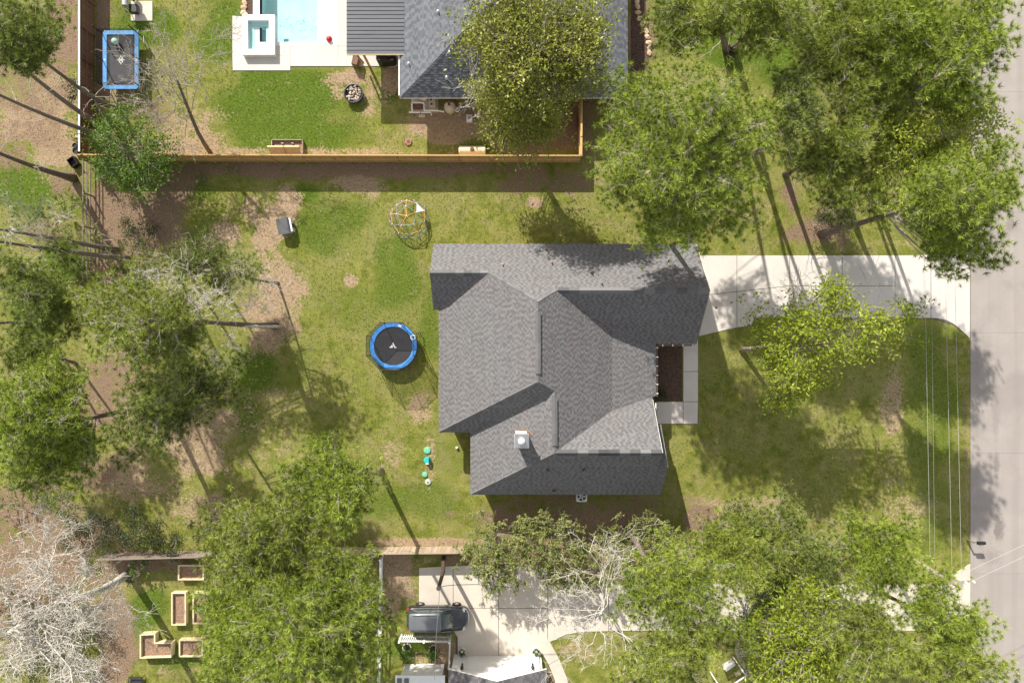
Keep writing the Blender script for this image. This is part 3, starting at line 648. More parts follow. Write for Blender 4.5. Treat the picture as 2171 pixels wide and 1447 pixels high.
pc = thing('patio_cover', 'dark ribbed metal patio roof beside the pool', 'patio cover')
a = P(735,114,3.2); b_ = P(857,-260,3.2)
n = int((b_.y-a.y)/.292); me = None
m1 = MB(); L = b_.x-a.x
m1.add([(0,0,0),(L,0,.0),(L,.25,.0),(0,.25,.0),(0,.25,.035),(L,.25,.035),(L,.288,.035),(0,.288,.035),(0,.288,0),(L,.288,0)], [(0,1,2,3),(3,2,5,4),(4,5,6,7),(7,6,9,8)])
pm = m1.mesh('roof_panel', M['seam'])
for i in range(n): link('roof_panel', pm, pc, (a.x, a.y+i*.292, 3.22))
MB().box((a.x+.02, a.y, 3.10),(b_.x-.02, a.y+n*.292, 3.19)).build('roof_frame', M['tankc'], pc)
MB().box((a.x, a.y-.06, 3.04),(b_.x, a.y-.01, 3.20)).build('fascia_board', M['tankc'], pc)
for q in ((a.x+1.0, a.y+.4), (a.x+1.0, a.y+5), (b_.x-.3, a.y+.4)): MB().box((q[0]-.07,q[1]-.07,0),(q[0]+.07,q[1]+.07,3.1)).build('post', M['cedar'], pc)
p0 = P(758,119,2.9); p1 = P(771,134,.6)
MB().tube([p0, p1], .075, 4).build('brace', M['cedar'], pc)
# wooden stand and covered grill on the deck
t = thing('wooden_crate', 'small dark wooden stand at the edge of the pool deck by the brace', 'stand', P(757,134))
MB().box((-.22,-.38,0),(.22,.38,.7)).build('crate_body', M['brownwood'], t); t.rotation_euler[2] = math.radians(-12)
for i in range(4): MB().box((-.21+i*.11,-.36,.7),(-.12+i*.11,.36,.72)).build('top_slat', M['brownwood'], t)
t = thing('grill', 'gas grill under a black fitted cover beside the patio roof', 'grill', P(822,130))
b = MB(); b.lathe([(.0,0)]) if False else None
b.prism([(-.72,-.28),(-.6,-.42),(-.38,-.44),(-.3,-.52),(-.15,-.44),(.55,-.40),(.68,-.36),(.72,-.2),(.72,.35),(-.72,.35)], 0, 1.05)
b.build('grill_cover', M['black'], t, bevel=.05)
b = MB(); b.prism([(-.5,-.1),(.5,-.1),(.5,.3),(-.5,.3)], 1.05, 1.2); b.build('lid_bulge', M['black'], t, bevel=.06)
for s in (-1,1): MB().box((s*.5-.12,-.34,1.06),(s*.5+.12,-.30,1.075)).build('cover_strap', M['galv'], t)

dk = [[(493,34),(514,36),(514,118),(493,118)],[(493,118),(616,118),(616,150),(494,150)],[(583,98),(616,98),(616,118),(583,118)],[(616,98),(717,98),(717,141),(616,141)],[(717,98),(736,98),(736,141),(717,141)],[(736,98),(848,98),(848,141),(736,141)],
      [(717,0),(736,0),(736,98),(717,98)],[(736,0),(848,0),(848,98),(736,98)],[(717,-150),(736,-150),(736,0),(717,0)],[(736,-150),(848,-150),(848,0),(736,0)]]
slabs('pool_deck', [(494,37),(514,37),(514,117),(583,117),(583,99),(718,99),(718,-149),(847,-149),(847,140),(616,140),(616,149),(494,149)], dk, M['deck'], shrink=.005, jointmat=M['joint'])
pool = thing('swimming_pool', 'pale turquoise swimming pool with a white shelf, cut by the top edge', 'pool')
A = P(551,90); B = P(707,-150)
b = MB(); z = -1.4
b.add([(A.x,A.y,z),(B.x-1.35,A.y,z),(B.x-1.35,B.y,z),(A.x,B.y,z),(A.x,A.y,0),(B.x-1.35,A.y,0),(B.x-1.35,B.y,-.3),(A.x,B.y,0),(B.x-1.35,A.y,-.30),(B.x,A.y,-.30),(B.x,B.y,-.30),(B.x,A.y,0),(B.x,B.y,0)],
      [(0,1,2,3),(0,3,7,4),(0,4,5,1),(1,8,6,2),(8,9,10,6),(8,5,11,9),(9,11,12,10),(2,6,7,3),(10,12,7,6)])
b.build('basin', M['plaster'], pool)
MB().box((B.x-1.34,A.y+.01,-.298),(B.x-.01,B.y,-.27)).build('shelf', M['coping'], pool)
for i in range(3): MB().box((A.x+1.2+i*.4,A.y+.02,-1.39),(A.x+1.6+i*.4+3.5,A.y+.35+.3*(2-i),-1.1+.25*i)).build('step', M['plaster'], pool)
link('water_surface', mk_mesh('water_surface', [(A.x,A.y,-.06),(B.x,A.y,-.06),(B.x,B.y,-.06),(A.x,B.y,-.06)], np.array([[0,1,2,3]]), M['water']), pool)
for q in ((537,90,551,-150),(707,98,717,-150),(583,98,707,90),(537,116,583,90)):
    a1, b1 = P(q[0],q[1]), P(q[2],q[3]); MB().box((a1.x,a1.y,-.5),(b1.x,b1.y,.07)).build('coping', M['coping'], pool, bevel=.01)
spa = thing('hot_tub', 'raised square white spa at the corner of the pool', 'spa')
h = .5; O = (P(513,116,h), P(582,31,h)); I = (P(525,104,h), P(570,43,h))
b = MB()
b.box((O[0].x,O[0].y,0.0),(O[1].x,I[0].y,h)); b.box((O[0].x,I[1].y,0.0),(O[1].x,O[1].y,h)); b.box((O[0].x,I[0].y,0.0),(I[0].x,I[1].y,h)); b.box((I[1].x,I[0].y,0.0),(O[1].x,I[1].y,h))
b.build('spa_wall', M['coping'], spa)
c = .34
b = MB(); b.box((I[0].x,I[0].y,-.1),(I[0].x+c,I[1].y,.12)); b.box((I[1].x-c,I[0].y,-.1),(I[1].x,I[1].y,.12)); b.box((I[0].x+c,I[0].y,-.1),(I[1].x-c,I[0].y+c,.12)); b.box((I[0].x+c,I[1].y-c,-.1),(I[1].x-c,I[1].y,.12))
b.build('bench', M['plaster'], spa)
MB().box((I[0].x+c,I[0].y+c,-.55),(I[1].x-c,I[1].y-c,-.45)).build('spa_floor', M['plaster'], spa)
link('water_surface', mk_mesh('water_surface', [(I[0].x,I[0].y,.4),(I[1].x,I[0].y,.4),(I[1].x,I[1].y,.4),(I[0].x,I[1].y,.4)], np.array([[0,1,2,3]]), M['water']), spa)
# rocks edging the bed left of the pool and the bed right of the neighbour's house
mb = MB(); mb.prism([P(514,-60)[:2],P(537,-60)[:2],P(537,31)[:2],P(514,31)[:2]], -.1, .03); struct(mb.build('mulch_bed', M['mulch']))
def rock_mesh(name, sx, sy, sz, seed, mat):
    r = random.Random(seed); bm = bmesh.new(); bmesh.ops.create_icosphere(bm, subdivisions=1, radius=1)
    for v in bm.verts: v.co = Vector((v.co.x*sx, v.co.y*sy, v.co.z*sz)) * r.uniform(.8, 1.15)
    me = bpy.data.meshes.new(name); bm.to_mesh(me); bm.free(); me.materials.append(mat); return me
bs = [rock_mesh('border_stone', .22, .30, .13, i, M['stone']) for i in range(3)]
for grp, bedl, pts in (('stones edging the pool bed', 'beside the pool', [(517,-4),(518,6),(517,16),(516,27),(520,33)]), ('stones edging the neighbour\'s side bed', 'of the row beside the neighbour\'s east wall', [(1350,4),(1351,14),(1353,27),(1356,40),(1362,52),(1370,66),(1373,78),(1376,90),(1377,101),(1376,112)])):
    for i, q in enumerate(pts):
        o = link('border_stone', bs[i%3], None, P(*q, .06), (0,0,i*.7)); tag(o, ['first','second','third','fourth','fifth','sixth','seventh','eighth','ninth','tenth'][i] + ' tan stone from the top ' + bedl, 'stone', grp)

# ------------------------------------------------------------------ fences
def fence(name, label, p0, p1, h, mat, rails_side, picket=.14, gap=.008, posts=2.4, group=None, rail_mat=None, toprail=True, lean=0, rails=(.3, .95, 1.6), rwid=.09):
    """pickets stand on the p0-p1 line; rails_side: +1 left of the run, -1 right"""
    a, b = Vector(p0), Vector(p1); d = b-a; L = d.length; ang = math.atan2(d.y, d.x)
    t = thing(name, label, 'fence', a, group); t.rotation_euler[2] = ang
    pm = MB().box((0, -.011, 0), (picket, .011, h)).mesh('picket', M[mat]); n = int(L/(picket+gap)); rr = random.Random(int(L*100))
    for i in range(n):
        o = link('picket', pm, t, (i*(picket+gap), rr.uniform(-.003,.003), rr.uniform(-.012,.012)))
    rm = rail_mat or mat
    for z in rails:
        MB().box((0, rails_side*.013, z), (L, rails_side*(.013+rwid), z+.045)).build('rail', M[rm], t)
    if toprail: MB().box((-.02, -.05, h+.02), (L+.02, .09 if rails_side > 0 else .05, h+.055)).build('top_cap', M[rm], t)
    pmsh = MB().box((-.05, 0, 0), (.05, .1, h-.03)).mesh('post', M[rm])
    for i in range(int(L/posts)+1):
        link('post', pmsh, t, (min(L-.06, .06+i*posts), .014 if rails_side > 0 else -.115, 0))
    return t
fence('wooden_fence', 'long yellow cedar board fence with rails between the two back gardens', P(196,341), P(1227,343), 1.78, 'cedar', -1, rails=(.25,.85,1.45), rwid=.10)
fence('wooden_fence', 'short yellow cedar fence joining the neighbour\'s house to the long cedar fence', P(1228,343), P(1229,206), 1.78, 'cedar', 1, rails=(.25,.85,1.45))
fence('wooden_fence', 'brown board fence with a white cap behind the rectangular trampoline', P(199,-120), P(199,335), 1.85, 'brownwood', 1, rail_mat='brownwood', toprail=False).children
wf = [o for o in bpy.data.objects if o.get('label', '').startswith('brown board')][0]
MB().box((-.02,-.03,1.86),(16.85,.10,1.90)).build('top_cap', M['white'], wf)
fence('wooden_fence', 'weathered grey board fence along the south side, running behind the raised beds', P(232,1171), P(640,1161), 1.7, 'oldwood', -1, rails=(.3,.9,1.45))
fence('wooden_fence', 'pale weathered board fence by the utility pole and the parked car', P(640,1160.5), P(984,1157), 1.7, 'greywood', -1, rails=(.3,.9,1.45))
# three rail fence at the back of the garden
t = thing('rail_fence', 'grey three rail fence running down the left side of the garden', 'fence', P(197,345))
L = (P(197,345)-P(196,625)).length
for z in (.35,.80,1.25): MB().tube([(0,0,z),(.02,-L*.3,z+.02),(-.01,-L*.65,z-.01),(0,-L,z)], .05, 5).build('rail', M['oldwood'], t)
for i in range(5): MB().tube([(.06,-i*2.55-.1,0),(.06,-i*2.55-.1,1.35)], .07, 6).build('post', M['oldwood'], t)
# white vinyl fences round the southern neighbour's yard
def white_fence(label, p0, p1, h, solid=False, sp=.105, rails=(.15, None), pw=.04, pk=True):
    a, b = Vector(p0), Vector(p1); d = b-a; L = d.length
    t = thing('white_fence', label, 'fence', a); t.rotation_euler[2] = math.atan2(d.y, d.x)
    if pk:
        pm = MB().box((0,-.012,.03),(pw,.012,h)).mesh('picket', M['white'])
        for i in range(int(L/sp)): link('picket', pm, t, (i*sp+.03, 0, 0))
    for z in [r if r else h-.12 for r in rails]: MB().box((0,-.035,z),(L,.035,z+.07)).build('rail', M['white'], t)
    n = max(1, int(L/1.9)); pm = MB().box((-.065,-.065,0),(.065,.065,h+.1)).mesh('post', M['white'])
    for i in range(n+1): link('post', pm, t, (i*L/n, 0, 0))
    return t
white_fence('white picket fence just below the parked car', P(852,1344), P(955,1345), 1.35, sp=.155, pw=.08, rails=(.35,1.15))
white_fence('white rail fence running down beside the neighbour\'s driveway', P(956,1344), P(954,1400), 1.1, sp=.2, rails=(.3,.95))
white_fence('long white rail fence left of the parked car, going down the picture', P(812,1176), P(806,1447), 1.2, rails=(.2,.65,1.1), sp=.3, pk=False)
white_fence('short white picket fence under the pine left of the parked car', P(757,1338), P(806,1342), 1.1, sp=.14, pw=.06)
# ------------------------------------------------------------------ southern neighbour's white garage and wing
sn = thing('garage', 'white garage with a grey shingle gable roof, cut by the bottom edge', 'garage')
e = 2.6; aL = P(951,1416,e); aR = P(1159,1420,e); pk = P(1054,1443,3.9); yb = pk.y-9
w0 = P(968,1388,0)
b = MB(); b.add([(aL.x+.3,w0.y-.08,0),(aR.x-.3,w0.y-.08,0),(aR.x-.3,w0.y-.08,e),(pk.x,w0.y-.08,4.3),(aL.x+.3,w0.y-.08,e)]+[(aL.x+.3,yb,0),(aR.x-.3,yb,0),(aR.x-.3,yb,e),(pk.x,yb,4.3),(aL.x+.3,yb,e)],
 [(0,1,2,3,4),(9,8,7,6,5),(0,4,9,5),(1,6,7,2),(0,5,6,1)]); b.build('wall', M['white'], sn)
gw = w0.y-.08
gdo = MB().box((aL.x+1.3,gw,0),(aR.x-1.0,gw+.05,2.2)).build('garage_door', M['white'], sn)
for i in range(4): MB().box((aL.x+1.35,gw+.05,.05+i*.54),(aR.x-1.05,gw+.065,.55+i*.54)).build('door_panel', M['white'], gdo, bevel=.01)
R = Roof(21); kk = 1.85/(pk.x-aL.x)
ov = gw+.26
R.slope([[(aL.x,ov),(pk.x,ov),(pk.x,yb),(aL.x,yb)]], e+.05-kk*aL.x, (kk,0), .17, .2, .4); R.slope([[(aR.x,ov),(pk.x,ov),(pk.x,yb),(aR.x,yb)]], e+.05+kk*aR.x, (-kk,0), .17, .2, .4)
gr = R.finish(sn, M['shingle'], M['white'])
ridge_pieces(gr, (pk.x,ov,e+.05+kk*(pk.x-aL.x)), (pk.x,yb,e+.05+kk*(pk.x-aL.x)), .3, .5, .4)
for xx in (aL.x+.55, aR.x-.8): MB().box((xx-.35,gw,0),(xx+.3,gw+.18,2.35)).build('pilaster', M['coping'], sn)
for px, py, r in ((980,1407,.12),(980,1414,.07),(1129,1408,.12),(1129,1415,.07)):
    p = P(px,py,2.0); MB().lathe([(r*.6,0),(r,.06),(r,.3),(.0,.34)], 12, (p.x, gw+.24, 2.2 if r > .1 else 1.7)).build('wall_lantern', M['dark'], sn, smooth=True)
wing = thing('wing', 'low white roofed wing left of the white garage, cut by the bottom edge', 'building')
a = P(838,1431,2.6); b1 = P(949,1431,2.6)
MB().box((a.x,a.y-6,2.5),(b1.x-.2,a.y,2.62)).build('roof', M['white'], wing); MB().box((a.x+.3,a.y-5.7,0),(b1.x-.5,a.y-.35,2.49)).build('wall', M['white'], wing)
for px in (842, 857): q = P(px,1447,2.65); MB().box((q.x,q.y-.1,2.62),(q.x+.35,q.y+.35,2.70)).build('skylight', M['glass'], wing)
for i, px in enumerate((980,1136)):
    t = thing('planter', 'round leafy pot by the %s corner of the white garage' % ('left' if i == 0 else 'right'), 'plant pot', P(px,1376), 'pots at the garage corners')
    MB().lathe([(.22,0),(.30,.42),(.26,.42),(.24,.36),(0,.36)], 14).build('pot', M['white'], t)
    r = random.Random(i); b = MB()
    for k in range(60):
        an = r.uniform(0,6.28); q = Vector((math.cos(an)*.12,math.sin(an)*.12,.36)); e_ = q+Vector((math.cos(an)*r.uniform(.05,.28),math.sin(an)*r.uniform(.05,.28),r.uniform(.1,.4))); s_ = Vector((-math.sin(an),math.cos(an),0))*.04
        b.add([q-s_,q+s_,e_],[(0,1,2)])
    b.build('leaves', M['fresh'], t)
for i, (px, py) in enumerate(((863,1371),(919,1374))):
    t = thing('tree_ring', 'round pale edging ring around a young shrub, %s of the two' % ('left' if i == 0 else 'right'), 'edging ring', P(px,py), 'rings in the small yard')
    MB().lathe([(.34,0),(.36,.16),(.29,.16),(.28,0)], 20).build('ring', M['concrete'], t); MB().lathe([(.28,.05),(0,.09)], 16).build('soil', M['mulch'], t)
    r = random.Random(i+9); b = MB()
    for k in range(160):
        an = r.uniform(0,6.28); q = Vector((r.gauss(0,.2),-.3+r.gauss(0,.28),r.uniform(.2,.8))); s_ = Vector((math.cos(an),math.sin(an),r.uniform(-.5,.5)))*.05; u_ = Vector((-math.sin(an),math.cos(an),r.uniform(-.5,.5)))*.1
        b.add([q-u_,q+s_,q+u_,q-s_],[(0,1,2,3)])
    b.build('leaves', M['fresh'], t)

# ------------------------------------------------------------------ garden things
# rectangular trampoline
t = thing('rectangular_trampoline', 'rectangular trampoline with a faded blue pad beside the brown fence', 'trampoline', P(270,137))
hw, hl, hh = 1.38, 2.25, .9
def rrect(x, y, r, n=4):
    o = []
    for cx_, cy_, a0 in ((x-r,y-r,0),(-x+r,y-r,90),(-x+r,-y+r,180),(x-r,-y+r,270)):
        for i in range(n+1):
            a_ = math.radians(a0+90*i/n); o.append((cx_+r*math.cos(a_), cy_+r*math.sin(a_)))
    return o
def ringpad(o, i, z0, z1, name, mat, par):
    b = MB(); n = len(o); vs = [(x,y,z1) for x,y in o]+[(x,y,z1) for x,y in i]+[(x,y,z0) for x,y in o]+[(x,y,z0) for x,y in i]
    fs = []
    for k in range(n):
        m_ = (k+1)%n; fs += [(k,m_,n+m_,n+k),(2*n+k,3*n+k,3*n+m_,2*n+m_),(k,2*n+k,2*n+m_,m_),(n+k,n+m_,3*n+m_,3*n+k)]
    return b.add(vs, fs).build(name, mat, par)
ringpad(rrect(hw,hl,.25), rrect(hw-.30,hl-.30,.06), hh-.06, hh+.03, 'pad', M['lblue'], t)
mt = MB().prism(rrect(hw-.32,hl-.32,.05), hh-.04, hh-.025).build('jumping_mat', M['mat'], t)
lg = MB(); z = hh-.02
for a_, b_ in (((-.13,.2),(.13,.2)),((-.13,-.2),(.13,-.2)),((-.13,-.2),(-.13,.2)),((.13,-.2),(.13,.2)),((0,.2),(0,.33)),((0,-.33),(0,-.2)),((.13,0),(.24,0)),((-.24,0),(-.13,0)),((-.045,-.12),(-.045,.12)),((.045,-.12),(.045,.12)),((-.045,.12),(.045,.12)),((-.045,-.12),(.045,-.12))):
    lg.box((min(a_[0],b_[0])-.018,min(a_[1],b_[1])-.018,z),(max(a_[0],b_[0])+.018,max(a_[1],b_[1])+.018,z+.006))
lg.build('printed_mark', M['white'], mt)
for sx in (-1,1):
    for sy in (-1,0,1):
        x, y = sx*(hw+.02), sy*(hl-.25)
        MB().tube([(x,y,.35),(x,y,2.0),(x-sx*.06,y,2.35)], .04, 6).build('net_pole', M['black'], t)
        MB().tube([(x-sx*.1,y-.3,hh-.06),(x-sx*.1,y-.3,.03),(x-sx*.1,y+.3,.03),(x-sx*.1,y+.3,hh-.06)], .03, 6).build('leg', M['galv'], t)
b = MB(); q = rrect(hw+.02,hl-.2,.1,1); n = len(q)
b.add([(x,y,hh) for x,y in q]+[(x,y,1.75) for x,y in q], [(i,(i+1)%n,n+(i+1)%n,n+i) for i in range(n)]).build('safety_net', M['net'], t)
for s in (-1, 1): MB().box((s*(hw-.15)-.08,-.06,hh+.031),(s*(hw-.15)+.08,.06,hh+.036)).build('label', M['white'], t)
def ball(label, px, py, z, r, m, cat='ball'):
    bm = bmesh.new(); bmesh.ops.create_uvsphere(bm, u_segments=20, v_segments=14, radius=r); me = bpy.data.meshes.new('ball')
    for f in bm.faces: f.smooth = True
    bm.to_mesh(me); bm.free(); me.materials.append(M[m]); o = link('ball', me, None, P(px,py,z+r)); tag(o, label, cat)
ball('big pale teal ball on the corner of the rectangular trampoline', 244, 88, .93, .26, 'teal'); ball('shiny red ball floating at the corner of the pool', 698, 83, -.12, .24, 'red')
# round trampoline
t = thing('round_trampoline', 'round trampoline with a blue pad and black net on the back lawn', 'trampoline', P(838,733))
def circ(r, n=48, cx_=0, cy_=0): return [(cx_+r*math.cos(6.28318*i/n), cy_+r*math.sin(6.28318*i/n)) for i in range(n)]
ringpad(circ(1.82), circ(1.49), hh-.05, hh+.02, 'pad', M['blue'], t)
ringpad(circ(1.86), circ(1.82), hh-.12, hh, 'frame', M['black'], t)
mt = MB().prism(circ(1.50), hh-.05, hh-.035).build('jumping_mat', M['mat'], t)
MB().add([(-.30,-.14,z),(-.28,-.06,z),(-.12,.0,z),(-.02,-.04,z),(-.06,-.14,z),(-.2,-.12,z),  (-.07,.25,z),(.02,.24,z),(.06,.12,z),(.26,-.16,z),(.12,-.17,z),(.02,0,z), (-.17,.02,z),(-.1,.10,z),(-.02,.06,z),(-.08,0,z)],
 [(0,1,2,3,4,5)[::-1],(6,7,8,9,10,11)[::-1],(12,13,14,15)[::-1]]).build('printed_mark', M['white'], mt)
n = 8
for i in range(n):
    a_ = math.radians(22+45*i); x, y = 1.93*math.cos(a_), 1.93*math.sin(a_)
    MB().tube([(x*.97,y*.97,.2),(x,y,1.2),(x*.99,y*.99,2.55)], .028, 6).build('net_pole', M['black'], t)
    MB().tube([(x*.93,y*.93,hh-.1),(x*.93,y*.93,.03)], .03, 6).build('leg', M['galv'], t)
MB().tube([(1.9*math.cos(math.radians(22+45*i)),1.9*math.sin(math.radians(22+45*i)),2.52) for i in range(9)], .018, 5).build('net_rim', M['black'], t)
q = [(1.9*math.cos(math.radians(22+45*i)),1.9*math.sin(math.radians(22+45*i))) for i in range(n)]
MB().add([(x*.93,y*.93,hh) for x,y in q]+[(x,y,2.5) for x,y in q], [(i,(i+1)%n,n+(i+1)%n,n+i) for i in range(n)]).build('safety_net', M['net'], t)
a_ = math.radians(24)
for k in range(3): x = 1.98+k*.13; MB().box((-.22,-.03,0),(.22,.03,.04)).build('ladder_rung', M['black'], t, loc=(x*math.cos(a_),x*math.sin(a_),.75-k*.22), rot=(0,0,a_+1.57))
MB().box((-.13,-.07,0),(.13,.07,.01)).build('label', M['white'], t, loc=(1.64*math.cos(math.radians(72)),1.64*math.sin(math.radians(72)),hh+.022), rot=(0,0,math.radians(-18)))
lb = ringpad(circ(.20,16), circ(.14,16), hh+.022, hh+.03, 'round_label', M['white'], t); lb.location = (1.66*math.cos(a_),1.66*math.sin(a_),0)
# geodesic climbing dome
t = thing('climbing_dome', 'geodesic climbing dome of orange and blue grey tubes with one white panel', 'climbing frame', P(868,465))
bm = bmesh.new(); bmesh.ops.create_icosphere(bm, subdivisions=2, radius=1.53)
rot = Matrix.Rotation(math.radians(0), 3, 'X'); vv = [Matrix.Rotation(math.radians(23),3,'Z') @ v.co.copy() for v in bm.verts]
top = max(vv, key=lambda v: v.z); 
five = {v.index for v in bm.verts if len(v.link_edges) == 5}
joint = MB().lathe([(.0,-.05),(.05,0),(0,.05)], 8).mesh('joint', M['white'])
keep = set()
for e_ in bm.edges:
    a_, b_ = (vv[v.index] for v in e_.verts)
    if a_.z < -.05 or b_.z < -.05: continue
    keep |= {v.index for v in e_.verts}
    if a_.z < .1 and b_.z < .1: m_ = 'bluegrey'
    else: m_ = 'orange' if (e_.verts[0].index in five or e_.verts[1].index in five) and max(a_.z,b_.z) > 1.0 or abs(a_.z-b_.z) < .25 and .6 < a_.z < 1.0 else 'bluegrey'
    MB().tube([a_, b_], .022, 6).build('strut', M[m_], t)
for i in keep: link('joint', joint, t, vv[i])
fc = [f for f in bm.faces if all(vv[v.index].z > .3 for v in f.verts)]
f = min(fc, key=lambda f: (sum((vv[v.index] for v in f.verts), Vector())/3 - Vector((1.0,.85,.95))).length)
MB().add([vv[v.index]*1.01 for v in f.verts]+[vv[v.index]*.99 for v in f.verts], [(0,1,2),(5,4,3),(0,3,4,1),(1,4,5,2),(2,5,3,0)]).build('panel', M['white'], t)
bm.free()
# dog house
t = thing('dog_house', 'small white dog house with a dark curved roof on bare soil', 'dog house', P(607,482), rz=math.radians(11))
b = MB(); prof = [(-.52,-.62),(-.50,.62)]
ar = [(-.52,.60),(-.44,.72),(-.2,.80),(.1,.83),(.38,.80),(.46,.72)]
b.add([(x,-.60,z) for x,z in ar]+[(x,.60,z) for x,z in ar]+[(x,-.60,z-.05) for x,z in ar]+[(x,.60,z-.05) for x,z in ar],
 [(i,i+1,7+i,6+i) for i in range(5)]+[(12+i,18+i,19+i,13+i) for i in range(5)]+[(i,12+i,13+i,i+1) for i in range(5)]+[(6+i,7+i,19+i,18+i) for i in range(5)]+[(0,6,18,12),(5,17,23,11)])
b.build('roof', M['oldroof'] if 'oldroof' in M else simple('dark_slate_roof', (.085,.092,.095), .6, .25, 5, stretch=(1,12,1)), t)
b = MB(); b.box((-.40,-.52,0),(-.36,.52,.62)); b.box((-.40,.48,0),(.50,.52,.66)); b.box((-.40,-.52,0),(.50,-.48,.66)); b.box((.58,-.52,.0),(.62,-.18,.64)); b.box((.58,.18,0),(.62,.52,.64)); b.box((.58,-.18,.5),(.62,.18,.64)); b.box((.5,-.52,.60),(.58,.52,.66)); b.build('wall', M['white'], t)
MB().box((.5,-.18,.02),(.57,.18,.5)).build('doorway', M['black'], t); MB().box((-.42,-.54,0),(.60,.54,.06)).build('floor', M['dark'], t)
# septic lids and control riser
for i, (px, py, r, lab) in enumerate(((906,954,.28,'largest green septic lid, above the teal control box'),(901,1005,.22,'small green septic lid, below the teal control box'),(907.5,1021,.24,'faded pale septic lid with a dark hole, lowest of the row'),(906,975,.27,'light blue round riser lid under the teal control box'))):
    m_ = ['green_lid','green_lid','greenpale','teal_b'][i] 
    if m_ == 'greenpale': M[m_] = simple('faded_lid', (.42,.50,.38), .7, .15)
    t = thing('septic_lid', lab, 'lid', P(px,py), 'septic lids in the back lawn')
    MB().lathe([(r,0),(r,.07),(r*.85,.11),(r*.3,.13),(0,.13)], 24).build('lid', M[m_], t, smooth=False)
    if i == 2: MB().lathe([(.055,.13),(.05,.15),(0,.15)], 10).build('hole', M['dark'], t)
t = thing('control_box', 'teal box with a white base end standing on a septic riser', 'utility box', P(906.5,975,.13))
MB().box((-.17,-.14,0),(.14,.26,.34)).build('box', M['teal_b'], t, bevel=.02); MB().box((-.12,-.27,.0),(.12,-.145,.30)).build('end_plate', M['white'], t, bevel=.01); MB().box((.145,-.12,0),(.165,.24,.32)).build('side_plate', M['dark'], t)
# fire pit
t = thing('fire_pit', 'round steel fire pit filled with pale rocks on the neighbour\'s lawn', 'fire pit', P(752,202))
MB().lathe([(.68,0),(.72,.45),(.76,.47),(.70,.48),(.64,.44),(.62,.2),(0,.2)], 28).build('bowl', M['dark'], t)
rk = [rock_mesh('rock', .11, .08, .07, 50+i, M['rock']) for i in range(5)]; r = random.Random(4)
for i in range(90):
    a_ = r.uniform(0,6.28); d_ = .58*math.sqrt(r.random()); o = link('rock', rk[i%5], t, (d_*math.cos(a_), d_*math.sin(a_), .25+r.uniform(0,.16)), (r.random()*6,r.random()*6,r.random()*6)); s_ = r.uniform(.6,1.25); o.scale = (s_,)*3
MB().box((-.04,-.1,0),(.14,.1,.04)).build('handle', M['dark'], t, loc=(.74,-.22,.35), rot=(0,0,-.3))
# open compost box
t = thing('compost_box', 'open wooden box of soil with its lid leaning up beside the cedar fence', 'storage box', P(612,311))
W_, D_, h_ = 1.22, .45, .42
for a_, b_ in (((-W_,D_-.04,0),(W_,D_,h_)),((-W_,-D_-.25,0),(W_,-D_-.21,h_)),((-W_,-D_-.25,0),(-W_+.05,D_,h_)),((W_-.05,-D_-.25,0),(W_,D_,h_))):
    MB().box(a_, b_).build('side_board', M['greywood'], t)
MB().box((-W_+.05,-D_-.2,0),(W_-.05,D_-.05,.2)).build('soil', M['soil'], t)
ld = MB().box((-1.25,-.03,0),(1.15,0,.72)).build('lid', M['greywood'], t, loc=(-.05,-.66,.36), rot=(math.radians(-32),0,0))
for k in range(13): MB().box((-1.2+k*.18,0,.02),(-1.06+k*.18,.02,.70)).build('slat', M['oldwood'], ld)
MB().box((-1.27,-.06,.70),(1.17,.04,.78)).build('lid_edge', M['bedwood'], ld); MB().box((-.08,-.05,0),(.02,.06,.8)).build('lid_brace', M['oldwood'], ld)
for i in range(5): link('rock', rk[i], t, (-.8+i*.4, -.1+(i%2)*.3, .24)).scale = (1.2,1,1)
# hexagonal stepping stone, tank, boxes
t = thing('stepping_stone', 'reddish hexagonal block on the soil by the neighbour\'s house', 'stone block', P(866,301))
MB().prism([(.30*math.cos(math.radians(60*i+20)),.32*math.sin(math.radians(60*i+20))) for i in range(6)], 0, .12).build('block', piece_mat('terracotta',[(.30,.14,.10),(.34,.17,.12)]), t, bevel=.02); MB().box((-.12,-.1,.12),(.12,.12,.135)).build('top_plate', M['rust'], t)
t = thing('water_tank', 'cream horizontal cylindrical tank lying against the cedar fence', 'tank', P(1002,322))
b = MB(); b.tube([(-1.05,0,.4),(-.98,0,.4),(.98,0,.4),(1.05,0,.4)], [.26,.34,.34,.26], 20).build('tank_body', M['tankc'], t, smooth=False)
MB().lathe([(.17,.70),(.17,.80),(.12,.84),(0,.84)], 14).build('lid', M['rust'], t, smooth=False)
for x in (-.6,.6): MB().box((x-.06,-.3,0),(x+.06,.3,.1)).build('foot', M['rust'], t)
def boxy(name, label, cat, px, py, sx, sy, h_, m_, top=None, rz=0):
    t = thing(name, label, cat, P(px,py), rz=rz); b = MB().box((-sx/2,-sy/2,0),(sx/2,sy/2,h_)).build('casing', M[m_], t, bevel=.02)
    if top: MB().box((-sx*.3,-sy*.3,h_),(sx*.3,sy*.3,h_+.02)).build('top_panel', M[top], t)
    return t
boxy('utility_box', 'small white utility box under the olive tree, right of the pool equipment', 'utility box', 996,254,.46,.5,.5,'white','galv')
boxy('utility_box', 'little pale square box on the dark soil right of the cedar side fence', 'utility box', 1280,213,.32,.34,.3,'tankc','beige')
boxy('old_board_stack', 'dark boards stacked along the short cedar side fence', 'boards', 1222,263,.16,1.0,.25,'brownwood')
